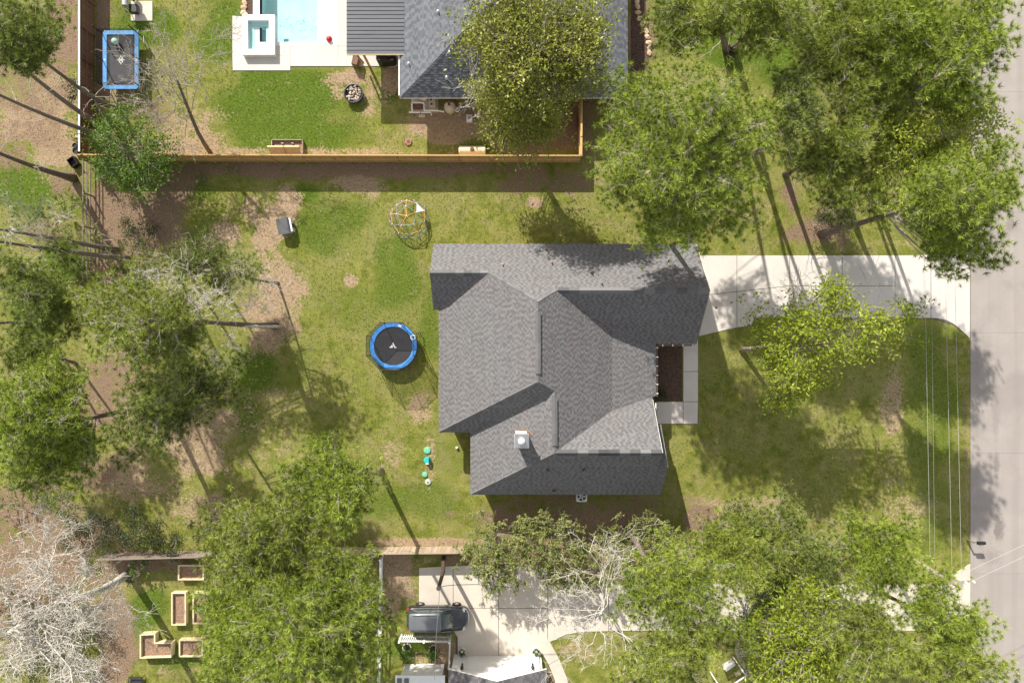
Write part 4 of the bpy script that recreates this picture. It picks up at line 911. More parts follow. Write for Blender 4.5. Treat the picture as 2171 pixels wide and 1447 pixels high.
# pool equipment
eq = thing('pool_pump_unit', 'pool pump and heater unit on a pad under the neighbour\'s eave with white pipes', 'pool equipment', P(902,224))
MB().box((-1.1,-.55,0),(1.0,.8,.06)).build('pad', M['concrete_b'], eq)
MB().lathe([(.25,0),(.27,.7),(.22,.82),(.1,.88),(0,.88)], 20, (-.05,.5,.06)).build('sand_filter', M['tankc'], eq, smooth=False)
hb = MB().box((.35,-.25,.06),(.85,.4,.62)).build('heater', M['beige'], eq, bevel=.02); MB().lathe([(.09,0),(.09,.06),(0,.06)], 12, (.5,.28,.62)).build('knob', M['black'], hb); MB().box((.48,-.16,.62),(.62,-.05,.64)).build('display', M['black'], hb)
MB().box((-.95,-.35,.06),(-.2,.05,.3)).build('pump', M['rust'], eq, bevel=.04)
for pts in ([(-1.0,.12,.35),(-.3,.12,.35),(-.05,.05,.35)],[(-1.0,.12,.35),(-1.0,-.6,.3)],[(-.05,.05,.35),(-.05,-.5,.35)],[(-1.25,-.62,.3),(-.4,-.64,.3)],[(-.05,-.5,.35),(.9,-.5,.35),(1.5,-.6,.35)],[(-.3,-.65,.3),(.45,-.62,.3),(.5,-.8,.15)],[(-1.0,.12,.35),(-1.0,-.1,.5)]):
    MB().tube(pts, .065, 8).build('pipe', M['white'], eq)
t = thing('pool_filter_tank', 'egg shaped beige filter tank right of the pool pump unit', 'filter tank', P(955,231))
MB().lathe([(.40,0),(.45,.15),(.45,.55),(.38,.75),(.22,.88),(.1,.92),(0,.92)], 24).build('tank_body', M['beige'], t, smooth=False); MB().lathe([(.12,.9),(.12,1.0),(0,1.02)], 10, (-.02,.05,0)).build('valve', M['rust'], t); MB().tube([(-.3,.05,.95),(.25,.1,.98)], .04, 6).build('pipe', M['white'], t)
t = thing('skimmer_valve', 'white ring shaped valve between the filter tank and the olive tree', 'valve', P(970,236)); MB().lathe([(.12,.2),(.17,.25),(.12,.3),(.08,.25),(.12,.2)], 16).build('ring', M['white'], t); MB().tube([(0,0,0),(0,0,.24)], .07, 8).build('stem', M['galv'], t)
for i, (px, py, sx, sy) in enumerate(((878,215,.28,.5),(880,230,.18,.45),(895,246,.5,.22))): boxy('paver', ['largest pale paver left of the pool pump','narrow paver left of the pool pump, nearer the lawn','long pale paver below the pool pump pipes'][i], 'paver', px, py, sx, sy, .08, 'concrete_b')
# air conditioner of the main house
t = thing('air_conditioner', 'grey outdoor air conditioner with a round fan by the south wall of the main house', 'air conditioner', P(1231,1047))
MB().prism(rrect(.42,.42,.12), 0, .75).build('casing', M['galv'], t); MB().prism(rrect(.42,.42,.12), .75, .78).build('top_frame', M['white'], t); MB().lathe([(.34,.782),(.34,.80),(0,.80)], 24).build('fan_guard', M['dark'], t)
for k in range(5): MB().box((.04,-.05,.802),(.32,.05,.81)).build('fan_blade', M['galv'], t, rot=(0,0,k*1.256))
# smoker on a pad
t = thing('concrete_pad', 'square concrete pad at the top left beyond the rectangular trampoline', 'pad', P(301,24)); MB().box((-.85,-.78,0),(.85,.78,.06)).build('pad_slab', M['concrete_b'], t, bevel=.02)
t = thing('smoker', 'black offset smoker grill with a grey barrel standing on the square pad', 'smoker', P(287,16))
MB().tube([(-.25,-.35,.95),(-.25,1.3,.95)], .26, 12).build('barrel', M['galv'], t); MB().box((-.1,-.75,.35),(.55,-.1,.8)).build('firebox', M['black'], t, bevel=.04); MB().tube([(.35,.1,.8),(.35,.1,1.5)], .07, 8).build('chimney_pipe', M['dark'], t)
MB().add([(-.5,-.4,.7),(-.15,-.75,.7),(-.3,-.8,.7),(-.55,-.5,.7)]+[(-.5,-.4,.74),(-.15,-.75,.74),(-.3,-.8,.74),(-.55,-.5,.74)], [(0,3,2,1),(4,5,6,7),(0,1,5,4),(1,2,6,5),(2,3,7,6),(3,0,4,7)]).build('side_shelf', M['dark'], t)
for x, y in ((-.4,-.3),(-.1,-.3),(-.4,1.1),(-.1,1.1)): MB().tube([(x,y,0.06),(x,y,.8)], .03, 6).build('leg', M['dark'], t)
# pots by the brown fence
for i, (px, py, s_) in enumerate(((169,290,.22),(168,299,.2),(166,311,.2),(168,322,.24))):
    t = thing('plant_pot', ['pale rock like pot','brownish pot','black shiny pot','dark low pot'][i] + ' in the row behind the brown fence corner', 'pot', P(px-2,py), 'pots behind the fence corner')
    MB().lathe([(s_*.8,0),(s_,.35),(s_*.88,.35),(s_*.8,.28),(0,.28)], 12).build('pot_body', M[['stone','rust','black','black'][i]], t)
t = thing('compost_bin', 'square dark open bin on the ground outside the fence corner', 'bin', P(161,346), rz=.6)
MB().box((-.3,-.35,0),(-.26,.35,.5)).build('side', M['black'], t); MB().box((.26,-.35,0),(.3,.35,.5)).build('side', M['black'], t); MB().box((-.26,-.35,0),(.26,-.31,.5)).build('side', M['black'], t); MB().box((-.26,.31,0),(.26,.35,.5)).build('side', M['black'], t); MB().box((-.26,-.31,0),(.26,.31,.1)).build('contents', M['mulch'], t)
# raised beds
def raised_bed(label, poly, h_, soilm='soil'):
    """poly: rim outline in photo pixels at rim height, anticlockwise in the picture of the ground"""
    q = [Vector(P(*p, h_)[:2]) for p in poly]; n = len(q)
    ar = sum(q[i].x*q[(i+1)%n].y-q[(i+1)%n].x*q[i].y for i in range(n))
    if ar < 0: q = q[::-1]
    t = thing('raised_bed', label, 'raised bed', (q[0].x, q[0].y, 0), 'raised garden beds'); o = q[0]
    def inset(dv):
        r_ = []
        for i in range(n):
            e1 = (q[i]-q[i-1]).normalized(); e2 = (q[(i+1)%n]-q[i]).normalized(); n1 = Vector((-e1.y,e1.x)); n2 = Vector((-e2.y,e2.x)); bs_ = n1+n2; r_.append(q[i]+bs_/max(.3,bs_.length_squared)*2*dv)
        return r_
    a_, b_ = inset(0), inset(.10); c_ = inset(.03); d_ = inset(.07)
    for i in range(n):
        j = (i+1)%n
        MB().prism([(v.x-o.x, v.y-o.y) for v in (a_[i], a_[j], b_[j], b_[i])], h_-.035, h_).build('rim_board', M['bedwood'], t)
        for lv in range(2): MB().prism([(v.x-o.x, v.y-o.y) for v in (c_[i], c_[j], d_[j], d_[i])], .005+lv*(h_-.04)/2, (lv+1)*(h_-.04)/2-.004).build('side_board', M['bedwood'], t)
    MB().prism([(v.x-o.x, v.y-o.y) for v in inset(.075)], 0, h_*.55).build('soil', M[soilm], t)
    return t
raised_bed('L shaped raised bed of pale boards, lowest left of the garden beds', [(296,1395),(363,1393),(365,1361),(329,1361),(329,1342),(296,1344)], .62)
raised_bed('narrow upright raised bed of pale boards with bare soil, full length in view', [(363,1325),(394,1325),(394,1255),(363,1255)], .5)
raised_bed('upright raised bed of pale boards half under the pine, with a green and white bag', [(408,1322),(440,1322),(440,1255),(408,1255)], .5)
raised_bed('short raised bed of pale boards nearest the grey fence', [(377,1229),(432,1229),(432,1197),(377,1197)], .5)
raised_bed('raised bed of pale boards right of the L shaped one', [(379,1392),(430,1392),(430,1355),(379,1355)], .5)
t = thing('soil_bag', 'white and green bag lying on the raised bed under the pine', 'bag', P(426,1290,.45)); MB().prism(rrect(.16,.28,.05), 0, .12).build('bag_body', M['white'], t, bevel=.02); MB().box((-.14,-.02,.12),(.1,.2,.128)).build('printed_panel', M['green_lid'], t); MB().box((-.12,-.26,.12),(.14,-.14,.128)).build('printed_panel', M['green_lid'], t)
t = thing('metal_cart', 'dark metal frame cart at the bottom edge near the raised beds', 'cart', P(293,1438)); 
for a_, b_ in (((-.5,-.3,.5),(.5,-.3,.5)),((-.5,.3,.5),(.5,.3,.5)),((-.5,-.3,.5),(-.5,.3,.5)),((.5,-.3,.5),(.5,.3,.5)),((-.5,0,.5),(.5,0,.5))): MB().tube([a_,b_], .03, 5).build('frame_tube', M['dark'], t)
for x in (-.5,.5):
    for y in (-.3,.3): MB().tube([(x,y,0),(x,y,.5)], .025, 5).build('leg', M['dark'], t)
MB().box((-.48,-.28,.25),(.48,.28,.28)).build('tray', M['dark'], t)
# garden swing bench bottom right
t = thing('garden_swing', 'white slatted garden swing bench in its frame under the bottom right pines', 'swing bench', P(1533,1408), rz=math.radians(34))
for k in range(5): MB().box((-.1+0,-.28+k*.11,.5),(.8,-.20+k*.11,.53)).build('seat_slat', M['white'], t)
for k in range(5): MB().box((-.1+k*.18,.30,.55),(0.02+k*.18,.34,1.1)).build('back_slat', M['white'], t)
MB().box((-.14,.28,1.08),(.84,.37,1.15)).build('back_rail', M['white'], t); MB().tube([(-1.15,-.6,1.9),(1.0,-.6,1.9)], .055, 6).build('top_beam', M['white'], t)
for x in (-1.15,1.0):
    MB().tube([(x,-.6,1.9),(x,-1.2,0)], .05, 6).build('frame_leg', M['white'], t); MB().tube([(x,-.6,1.9),(x,.1,0)], .05, 6).build('frame_leg', M['white'], t)
for i, (px, py, rz) in enumerate(((1563,1425,.5),(1571,1418,.7))): t = boxy('wood_block', ['larger pale block beside the swing','smaller pale block nearest the tree foot by the swing'][i], 'block', px, py, [.42,.26][i], [.3,.26][i], .2, 'bedwood', rz=rz)
# mailbox
t = thing('mailbox', 'black mailbox on a post at the edge of the road', 'mailbox', P(2049,1142)); MB().box((-.05,-.05,0),(.05,.05,1.0)).build('post', M['oldwood'], t); MB().box((-.05,-.05,.92),(.6,.05,.98)).build('arm', M['oldwood'], t)
b = MB(); ar = [(math.cos(math.radians(a_))*.12, math.sin(math.radians(a_))*.12) for a_ in range(0,181,30)]; pr = [(.12,-.08)]+[(y,z) for y,z in ar]+[(-.12,-.08)]; n = len(pr)
b.add([(.12,y,1.08+z) for y,z in pr]+[(.72,y,1.08+z) for y,z in pr], [tuple(range(n)),tuple(range(n,2*n))[::-1]]+[(i,n+i,n+(i+1)%n,(i+1)%n) for i in range(n)]).build('box', M['black'], t); MB().box((.3,-.17,1.02),(.66,-.15,1.10)).build('label', M['galv'], t)
# little solar light / white spots
for i, (px, py) in enumerate(((969,948),(863,1418))):
    t = thing('garden_light', ['small white ball light on the lawn left of the main house','small white ball light on the grass above the white wing'][i], 'light', P(px,py)); MB().lathe([(0,.02),(.09,.08),(.11,.16),(.07,.24),(0,.26)], 12).build('globe', M['white'], t, smooth=True)
# drain cover on driveway
o = MB().lathe([(.10,.05),(.10,.058),(0,.058)], 16).build('drain_cover', M['rust'], None, loc=P(1518,652)); tag(o, 'small round brown drain cover in the driveway concrete', 'drain cover')
# ------------------------------------------------------------------ parked car
t = thing('parked_car', 'dark grey estate car parked on the neighbour\'s driveway', 'car', (-5.73, -21.40, .05))
def loft(st, ring, name, mat, par, smooth=True, bevel=0):
    b = MB(); n = len(ring(*st[0])); vs = []; fs = []
    for s_ in st:
        h_ = ring(*s_); vs += h_
    for i in range(len(st)-1):
        for k in range(n-1): fs.append((i*n+k, i*n+k+1, (i+1)*n+k+1, (i+1)*n+k))
        fs.append((i*n+n-1, i*n, (i+1)*n, (i+1)*n+n-1))
    fs.append(tuple(range(n))); fs.append(tuple(range((len(st)-1)*n, len(st)*n))[::-1])
    return b.add(vs, fs).build(name, mat, par, smooth)
def ring1(x, w_, zt):
    h_ = [(x,w_*.93,.26),(x,w_*.99,.48),(x,w_,.72),(x,w_-.02,zt-.12),(x,w_-.09,zt-.01),(x,w_*.55,zt+.035),(x,0,zt+.05)]
    return h_ + [(a,-b_,c) for a,b_,c in h_[-2::-1]]
body = loft([(-2.38,.62,.92),(-2.34,.80,.98),(-2.22,.90,1.02),(-1.9,.94,1.04),(-1.0,.955,1.04),(0,.955,1.04),(.8,.955,1.04),(1.2,.945,1.02),(1.6,.935,.985),(1.95,.90,.94),(2.2,.80,.88),(2.33,.62,.80),(2.38,.42,.70)], ring1, 'body', M['carpaint'], t)
def ring2(x, w_, wr, z):
    h_ = [(x,w_,1.0),(x,(w_+wr)/2+.02,(1.0+z)/2),(x,wr,z-.03),(x,wr*.6,z+.01),(x,0,z+.02)]
    return h_ + [(a,-b_,c) for a,b_,c in h_[-2::-1]]
loft([(-2.25,.74,.70,1.03),(-2.12,.80,.64,1.45),(-1.95,.83,.63,1.60),(-1.2,.86,.66,1.66),(-.2,.87,.67,1.66),(.28,.87,.66,1.60),(.75,.86,.70,1.33),(1.22,.82,.76,1.03)], ring2, 'side_glass', M['glass'], t)
def ring3(x, wr, z): return [(x,wr+.03,z-.05),(x,wr+.02,z),(x,wr*.6,z+.035),(x,0,z+.045),(x,-wr*.6,z+.035),(x,-wr-.02,z),(x,-wr-.03,z-.05)]
loft([(-2.14,.60,1.50),(-2.0,.66,1.62),(-1.2,.69,1.675),(-.2,.70,1.675),(.20,.685,1.635),(.34,.66,1.59)], ring3, 'roof_panel', M['carroof'], t)
for s_ in (-1,1):
    MB().tube([(-1.85,s_*.60,1.70),(-1.7,s_*.61,1.735),(-.1,s_*.62,1.735),(.05,s_*.61,1.70)], .018, 5).build('roof_rail', M['dark'], t)
    MB().tube([(-2.0,s_*.84,1.07),(-1.5,s_*.76,1.38),(-.3,s_*.775,1.42),(.45,s_*.80,1.36),(1.05,s_*.88,1.07)], .014, 5).build('chrome_trim', M['rim'], t)
    MB().tube([(-2.0,s_*.855,1.065),(-1.0,s_*.885,1.06),(.5,s_*.885,1.06),(1.0,s_*.88,1.05)], .012, 5).build('chrome_trim', M['rim'], t)
    MB().tube([(.28,s_*.68,1.60),(.75,s_*.74,1.36),(1.22,s_*.83,1.05)], .035, 5).build('pillar', M['carpaint'], t)
    MB().tube([(-.55,s_*.70,1.62),(-.5,s_*.885,1.05)], .03, 4).build('pillar', M['carpaint'], t)
    m_ = MB().box((.72,s_*.93 if s_>0 else -1.12,1.02),(.84,1.12 if s_>0 else -.93,1.16)).build('wing_mirror', M['carpaint'], t, bevel=.03)
    MB().add([(1.98,s_*.60,.90),(2.24,s_*.52,.84),(2.16,s_*.72,.83),(1.90,s_*.84,.90)]+[(1.98,s_*.60,.96),(2.24,s_*.52,.885),(2.16,s_*.74,.875),(1.90,s_*.86,.945)], [(0,1,2,3),(4,5,6,7),(0,1,5,4),(1,2,6,5),(2,3,7,6),(3,0,4,7)]).build('headlight', M['galv'], t)
    MB().box((-2.36,min(s_*.6,s_*.86),.84),(-2.18,max(s_*.6,s_*.86),1.0)).build('tail_lamp', M['lamp_r'], t, bevel=.03)
    for x in (-1.42,1.42):
        b = MB(); pr = [(.19,-.11),(.33,-.11),(.36,-.07),(.36,.07),(.33,.11),(.19,.11)]; vs = []; fs = []; n = 24
        for (r_, y) in pr:
            for k in range(n): vs.append((x+r_*math.cos(6.28318*k/n), s_*.88+y, .35+r_*math.sin(6.28318*k/n)))
        for i in range(5):
            for k in range(n): fs.append((i*n+k,i*n+(k+1)%n,(i+1)*n+(k+1)%n,(i+1)*n+k))
        w_ = b.add(vs, fs).build('wheel', M['tyre'], t)
        b = MB(); vs = [(x,s_*.97,.35)]; 
        for k in range(10): rr_ = .22 if k%2 else .10; vs.append((x+rr_*math.cos(.628*k), s_*.985, .35+rr_*math.sin(.628*k)))
        b.add(vs, [(0,1+k,1+(k+1)%10) for k in range(10)]).build('rim', M['rim'], w_)
        MB().tube([(x,s_*.90,.35),(x,s_*.93,.35)], .2, 16).build('hub', M['dark'], w_)
MB().add([(2.25,-.5,.79),(2.39,-.34,.62),(2.39,.34,.62),(2.25,.5,.79),(2.30,.4,.82),(2.30,-.4,.82)], [(0,1,2,3,4,5)]).build('grille', M['galv'], t)
MB().tube([(1.95,-.88,.87),(2.2,-.74,.84),(2.33,-.5,.79),(2.39,0,.76),(2.33,.5,.79),(2.2,.74,.84),(1.95,.88,.87)], .035, 5).build('bumper_trim', M['rim'], t)
for s_ in (-1,1): MB().tube([(1.2,s_*.5,1.075),(2.1,s_*.42,.955)], .012, 4).build('bonnet_crease', M['dark'], body)
for px_, py_ in ((.62,.35),(.66,-.25)): MB().tube([(1.18,py_,1.08),(.95,py_+.5,1.22)], .012, 4).build('wiper', M['black'], t)

# ------------------------------------------------------------------ poles and cables
t = thing('utility_pole', 'brown wooden utility pole rising above the driveway beside the parked car', 'utility pole', P(941,1181))
top = P(930,1246,6.9) - P(941,1181); MB().tube([(0,0,0), top*.5+Vector((.12,0,0)), top], [.17,.15,.12], 10).build('pole', M['pole'], t); MB().lathe([(.16,0),(.15,.12),(0,.14)], 10, tuple(top)).build('pole_cap', M['oldwood'], t)
def cable(label, pts, r=.02, m_='wire', group=None):
    o = MB().tube(pts, r, 5).build('cable', M[m_]); tag(o, label, 'cable', group); return o
q = P(931,1244,6.7)
cable('grey service cable curving from the utility pole towards the shrubs on the right', [q, P(945,1241,6.5), P(965,1239,6.3), P(1010,1238,6.0), P(1100,1246,5.6)], .022, 'dark')
cable('grey service cable running from the utility pole down over the parked car', [q, P(932,1250,6.5), P(931,1270,6.0), P(928,1300,5.4), P(925,1345,4.8), P(921,1440,3.2)], .02, 'galv')
t = thing('utility_pole', 'tall utility pole with white insulators among the pines beside the road', 'utility pole', P(1868,1151))
top = P(2037,1243,9.5) - P(1868,1151); MB().tube([(0,0,0), top*.5, top], [.2,.17,.14], 10).build('pole', M['bark_l'], t)
ang = math.radians(70)
MB().box((-1.3,-.06,-.06),(1.3,.06,.06)).build('crossarm', M['oldwood'], t, loc=top-Vector((0,0,.7)), rot=(0,0,.1))
for x in (-1.2,-.7,.7,1.2): MB().lathe([(.07,0),(.09,.1),(.05,.2),(0,.22)], 10).build('insulator', M['white'], t, loc=top+Vector((x,.1*x,-.62)))
MB().tube([top+Vector((.35,-.1,-1.5)), top+Vector((.35,-.1,-.6))], .24, 12).build('transformer', M['galv'], t)
for i, (xt, xb_, r) in enumerate(((1963,1972,.010),(1976,1982,.006),(2007,2018,.010),(2027,2038,.010))):
    sl = (xb_-xt)/(1195-700.0); f = lambda y: xt + sl*(y-700)
    cable(['leftmost overhead cable parallel to the road','thinnest overhead cable, second from the left','third overhead cable from the left','overhead cable nearest the road'][i], [P(f(y), y, 9.3-.5*math.sin((y+300)/1900*math.pi)) for y in range(-300,1700,200)], r, 'wire', 'cables along the road')
for i, y0 in enumerate((1209.5,1234.5)):
    cable(['upper','lower'][i] + ' of the two cables crossing the road diagonally', [P(2037, y0+8, 9.0), P(2171, y0-55.5, 8.6), P(2500, y0-211, 8.2)], .011, 'wire', 'cables crossing the road')

# ------------------------------------------------------------------ trees
rs = np.random.RandomState
class Tri:
    def __init__(s): s.V = []; s.F = []; s.T = []; s.n = 0
    def add(s, V, F, T): s.V.append(V); s.F.append(F+s.n); s.T.append(T); s.n += len(V)
    def build(s, name, mat, parent):
        V = np.concatenate(s.V); F = np.concatenate(s.F); T = np.concatenate(s.T)
        return link(name, mk_mesh(name, V - np.array(parent.location), F, mat, {'tone': ('POINT', T)}), parent)
def norm(a): return a/np.maximum(1e-6, np.linalg.norm(a, axis=-1, keepdims=True))
def needle_tufts(out, C_, D_, size, tone, rng, blades=15, width=.030):
    """star bursts of needles: C_ centres, D_ mean directions"""
    n = len(C_)
    th = rng.uniform(0, 2*np.pi, (n, blades)); ph = np.arccos(rng.uniform(-.15, .95, (n, blades)))
    d = np.stack([np.sin(ph)*np.cos(th), np.sin(ph)*np.sin(th), np.cos(ph)], -1)
    d = norm(d + D_[:, None, :]*.30)
    L = size[:, None]*rng.uniform(.7, 1.1, (n, blades))
    side = norm(np.cross(d, rng.normal(0, 1, (n, blades, 3))))*width/2*(size[:, None, None]/.30)
    base = C_[:, None, :] + d*.03
    V = np.stack([base-side, base+side, base + d*L[..., None]], 2).reshape(-1, 3)
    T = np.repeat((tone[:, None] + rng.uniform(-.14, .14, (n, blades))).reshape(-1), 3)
    T = T.reshape(-1, 3) + np.array([[-.32, -.32, .28]])  # woody bases darker, tips paler; also paints the shade between tufts into tone
    F = np.arange(n*blades*3).reshape(-1, 3)
    out.add(V, F, np.clip(T.reshape(-1), 0, 1))
def leaf_bits(out, C_, size, tone, rng, flat=.5):
    n = len(C_); nrm = norm(rng.normal(0, 1, (n, 3))*[flat, flat, .35] + [0, 0, .65]); a = norm(np.cross(nrm, rng.normal(0, 1, (n, 3)))); b = np.cross(nrm, a)
    s = size[:, None]
    V = np.stack([C_-a*s, C_-b*s*.42, C_+a*s, C_+b*s*.42], 1).reshape(-1, 3)
    i = np.arange(n)*4; F = np.concatenate([np.stack([i, i+1, i+2], 1), np.stack([i, i+2, i+3], 1)])
    out.add(V, F, np.clip(np.repeat(tone, 4), 0, 1))
def seg(out, A, B, ra, rb, n=3):
    """straight tapered sticks"""
    A = np.asarray(A); B = np.asarray(B); d = norm(B-A); ref = np.where(np.abs(d[:, 2:3]) > .9, [[1., 0, 0]], [[0, 0, 1.]])
    u = norm(np.cross(d, ref)); v = np.cross(d, u); m = len(A)
    ra = np.broadcast_to(ra, (m,)); rb = np.broadcast_to(rb, (m,))
    an = np.arange(n)*2*np.pi/n; cir = u[:, None, :]*np.cos(an)[None, :, None] + v[:, None, :]*np.sin(an)[None, :, None]
    V = np.concatenate([A[:, None, :]+cir*ra[:, None, None], B[:, None, :]+cir*rb[:, None, None]], 1).reshape(-1, 3)
    i = (np.arange(m)*2*n)[:, None]; k = np.arange(n)[None, :]; k2 = (k+1) % n
    F = np.concatenate([np.stack([i+k, i+k2, i+n+k2], -1).reshape(-1, 3), np.stack([i+k, i+n+k2, i+n+k], -1).reshape(-1, 3)])
    out.add(V, F, np.full(len(V), .5))
def twig(out, A, B, w_):
    A = np.asarray(A); B = np.asarray(B); s_ = norm(np.cross(B-A, [0.3, 0.2, 1.0]))*w_/2; m = len(A)
    V = np.stack([A-s_, A+s_, B], 1).reshape(-1, 3); out.add(V, np.arange(3*m).reshape(-1, 3), np.full(3*m, .5))
def trunk_path(base, top, bend, rng, n=7):
    t_ = np.linspace(0, 1, n)[:, None]; p = base*(1-t_) + top*t_
    off = np.array([rng.uniform(-1, 1), rng.uniform(-1, 1), 0])*bend
    return p + off*np.sin(t_*np.pi) + np.array([rng.uniform(-1, 1), rng.uniform(-1, 1), 0])*bend*.4*np.sin(t_*2*np.pi)
def tree(kind, name, label, cat, base, blobs, seed, r0=.2, bark='bark', leaf='pine', top=None, dens=1.0, bend=.25, group=None, deadlimbs=0, size=.34, blades=22, limb_col=None, lsize=.085, perblob=None):
    """blobs: (px, py, height, radius_px, half_thickness_m) – crown masses in photo pixels at their own height"""
    rng = rs(seed); b0 = np.array(P(*base)); t = thing(name, label, cat, b0, group)
    bl = [(np.array(P(b[0], b[1], b[2])), b[3]/K*(1-b[2]/H), b[4]) for b in blobs]
    if top is None:
        w_ = sum(c*r*r for c, r, z in bl)/sum(r*r for c, r, z in bl); hm = max(c[2]+z*.6 for c, r, z in bl); top = np.array([w_[0], w_[1], hm])
    else: top = np.array(P(*top))
    path = trunk_path(b0, top, bend, rng); rad = np.linspace(r0, r0*.28, len(path)); rad[0] *= 1.35
    tb = MB(); tb.tube([Vector(p - b0) for p in path], list(rad), 8); tb.build('trunk', M[bark], t, smooth=True)
    def trunk_at(z):
        z = np.clip(z, b0[2]+.1, top[2]); zs = path[:, 2]; return np.array([np.interp(z, zs, path[:, k]) for k in range(3)])
    limbs = Tri(); lv = Tri(); CC = []; DD = []; TT = []
    for c, r, hz in bl:
        area = math.pi*r*r
        nl = max(5, int(area*(1.9 if kind == 'pine' else 1.25)*dens))
        blob_tone = rng.uniform(-.08, .08)
        for _ in range(nl):
            d = norm(rng.normal(0, 1, 3)*[1, 1, 1]); d[2] = abs(d[2])*rng.choice([1, 1, -1]); rr = rng.uniform(.25, 1.0)**.5*rng.uniform(.82, 1.1)
            e = c + d*rr*np.array([r, r, hz])
            hd = np.linalg.norm((e-top)[:2]); s = trunk_at(e[2] - .25*hd - .4)
            mid = (s+e)/2 + [rng.uniform(-.25, .25)*hd*.3, rng.uniform(-.25, .25)*hd*.3, -.06*hd]
            L = np.linalg.norm(e-s); rl = min(.06, .012+.006*L)
            pts = np.array([(1-u)**2*s + 2*u*(1-u)*mid + u*u*e for u in np.linspace(0, 1, 5)]); rr_ = np.linspace(rl, .012, 5)
            seg(limbs, pts[:-1], pts[1:], rr_[:-1], rr_[1:], 3)
            if kind == 'pine':
                m = int(rng.randint(16, 25)); sp = min(1.0, .35+r*.22)
                u = rng.uniform(max(.2, 1-1.9/max(L, .5)), 1.02, m); q = np.stack([np.interp(u*4, np.arange(5), pts[:, k]) for k in range(3)], 1)
                off = rng.normal(0, 1, (m, 3))*[sp*.55, sp*.55, .16]; off[:, 2] = np.abs(off[:, 2]) + .02
                cc = q + off; twig(limbs, q, cc, .018)
                lt = .47 + blob_tone + rng.uniform(-.18, .18)
                CC.append(cc); DD.append(norm(off + norm(e-s)*.3)); TT.append(np.full(m, lt) + rng.uniform(-.12, .12, m))
            else:
                m = int(rng.randint(34, 52)*1.6); sp = min(.75, .25+r*.2)
                k_ = 4; sub = e + rng.normal(0, 1, (k_, 3))*[sp, sp, .3]
                seg(limbs, np.repeat(pts[3][None], k_, 0), sub, .011, .006, 3)
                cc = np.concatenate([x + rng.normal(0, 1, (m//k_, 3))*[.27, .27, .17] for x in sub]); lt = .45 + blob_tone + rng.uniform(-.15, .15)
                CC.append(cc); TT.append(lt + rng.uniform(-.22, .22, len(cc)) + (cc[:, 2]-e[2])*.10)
    for _ in range(deadlimbs):
        z = rng.uniform(.3, .85)*top[2]; s = trunk_at(z); a_ = rng.uniform(0, 6.28); L = rng.uniform(.8, 2.6); e = s + np.array([math.cos(a_)*L, math.sin(a_)*L, L*rng.uniform(-.25, .3)])
        uu = np.linspace(0, 1, 7)[:, None]; c_ = (s+e)/2 + rng.normal(0, .22*L, 3)*[1, 1, .3]; pl = (1-uu)**2*s + 2*uu*(1-uu)*c_ + uu*uu*e + rng.normal(0, .025*L, (7, 3))*uu
        rq = np.linspace(.03, .008, 7); seg(limbs, pl[:-1], pl[1:], rq[:-1], rq[1:], 3); e = pl[-1]
        k_ = 7; q = pl[rng.randint(2, 7, k_)]; twig(limbs, q, q + rng.normal(0, .3, (k_, 3)) + (e-s)*.12, .02)
    CCa = np.concatenate(CC); TTa = np.concatenate(TT)
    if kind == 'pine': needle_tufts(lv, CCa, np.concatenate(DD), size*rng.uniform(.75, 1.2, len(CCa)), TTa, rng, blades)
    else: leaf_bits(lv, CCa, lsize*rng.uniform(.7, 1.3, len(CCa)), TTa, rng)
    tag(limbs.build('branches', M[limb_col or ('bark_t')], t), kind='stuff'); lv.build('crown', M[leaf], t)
    return t
def bare_tree(name, label, base, mains, seed, r0=.2, bark='bark_w', trunk_top=None, depth=4, spread=.7, bend=.2, tw=1.0, cat='tree', minr=.011):
    """mains: list of limb end points (px,py,h) leaving the trunk; recursive twigs"""
    rng = rs(seed); b0 = np.array(P(*base)); t = thing(name, label, cat, b0); top = np.array(P(*trunk_top)); path = trunk_path(b0, top, bend, rng)
    MB().tube([Vector(p-b0) for p in path], list(np.linspace(r0*1.2, r0*.5, len(path))), 8).build('trunk', M[bark if bark != 'bark_t' else 'bark'], t, smooth=True)
    out = Tri(); A = []; B = []; RA = []; RB = []
    def limb(s, e, r, dep):
        L = np.linalg.norm(e-s); n = 5 if dep > 1 else 3; wob = rng.normal(0, L*.075, (n+1, 3)); wob[0] = 0
        pts = np.array([s + (e-s)*u for u in np.linspace(0, 1, n+1)]) + wob*np.linspace(0, 1, n+1)[:, None]**.5
        rr = np.linspace(r, max(minr*.8, r*.45), n+1)
        for i in range(n): A.append(pts[i]); B.append(pts[i+1]); RA.append(rr[i]); RB.append(rr[i+1])
        if dep <= 0: return
        k_ = int(rng.randint(4, 7)*tw) if dep > 1 else int(rng.randint(3, 6)*tw)
        for _ in range(k_):
            u = rng.uniform(.25, 1.0); i = u*n; q = np.array([np.interp(i, np.arange(n+1), pts[:, k]) for k in range(3)])
            d = norm(norm(e-s)*.75 + rng.normal(0, spread, 3)*[1, 1, .6] + [0, 0, .12]); l2 = L*rng.uniform(.30, .58)
            limb(q, q + d*l2, max(minr, np.interp(i, np.arange(n+1), rr)*.62), dep-1)
    for m_ in mains:
        e = np.array(P(*m_[:3])); u = m_[3] if len(m_) > 3 else rng.uniform(.55, 1); i = u*(len(path)-1); s = np.array([np.interp(i, np.arange(len(path)), path[:, k]) for k in range(3)])
        limb(s, e, r0*.24, depth)
    seg(out, np.array(A), np.array(B), np.array(RA), np.array(RB), 4); tag(out.build('branches', M[bark], t), kind='stuff'); return t
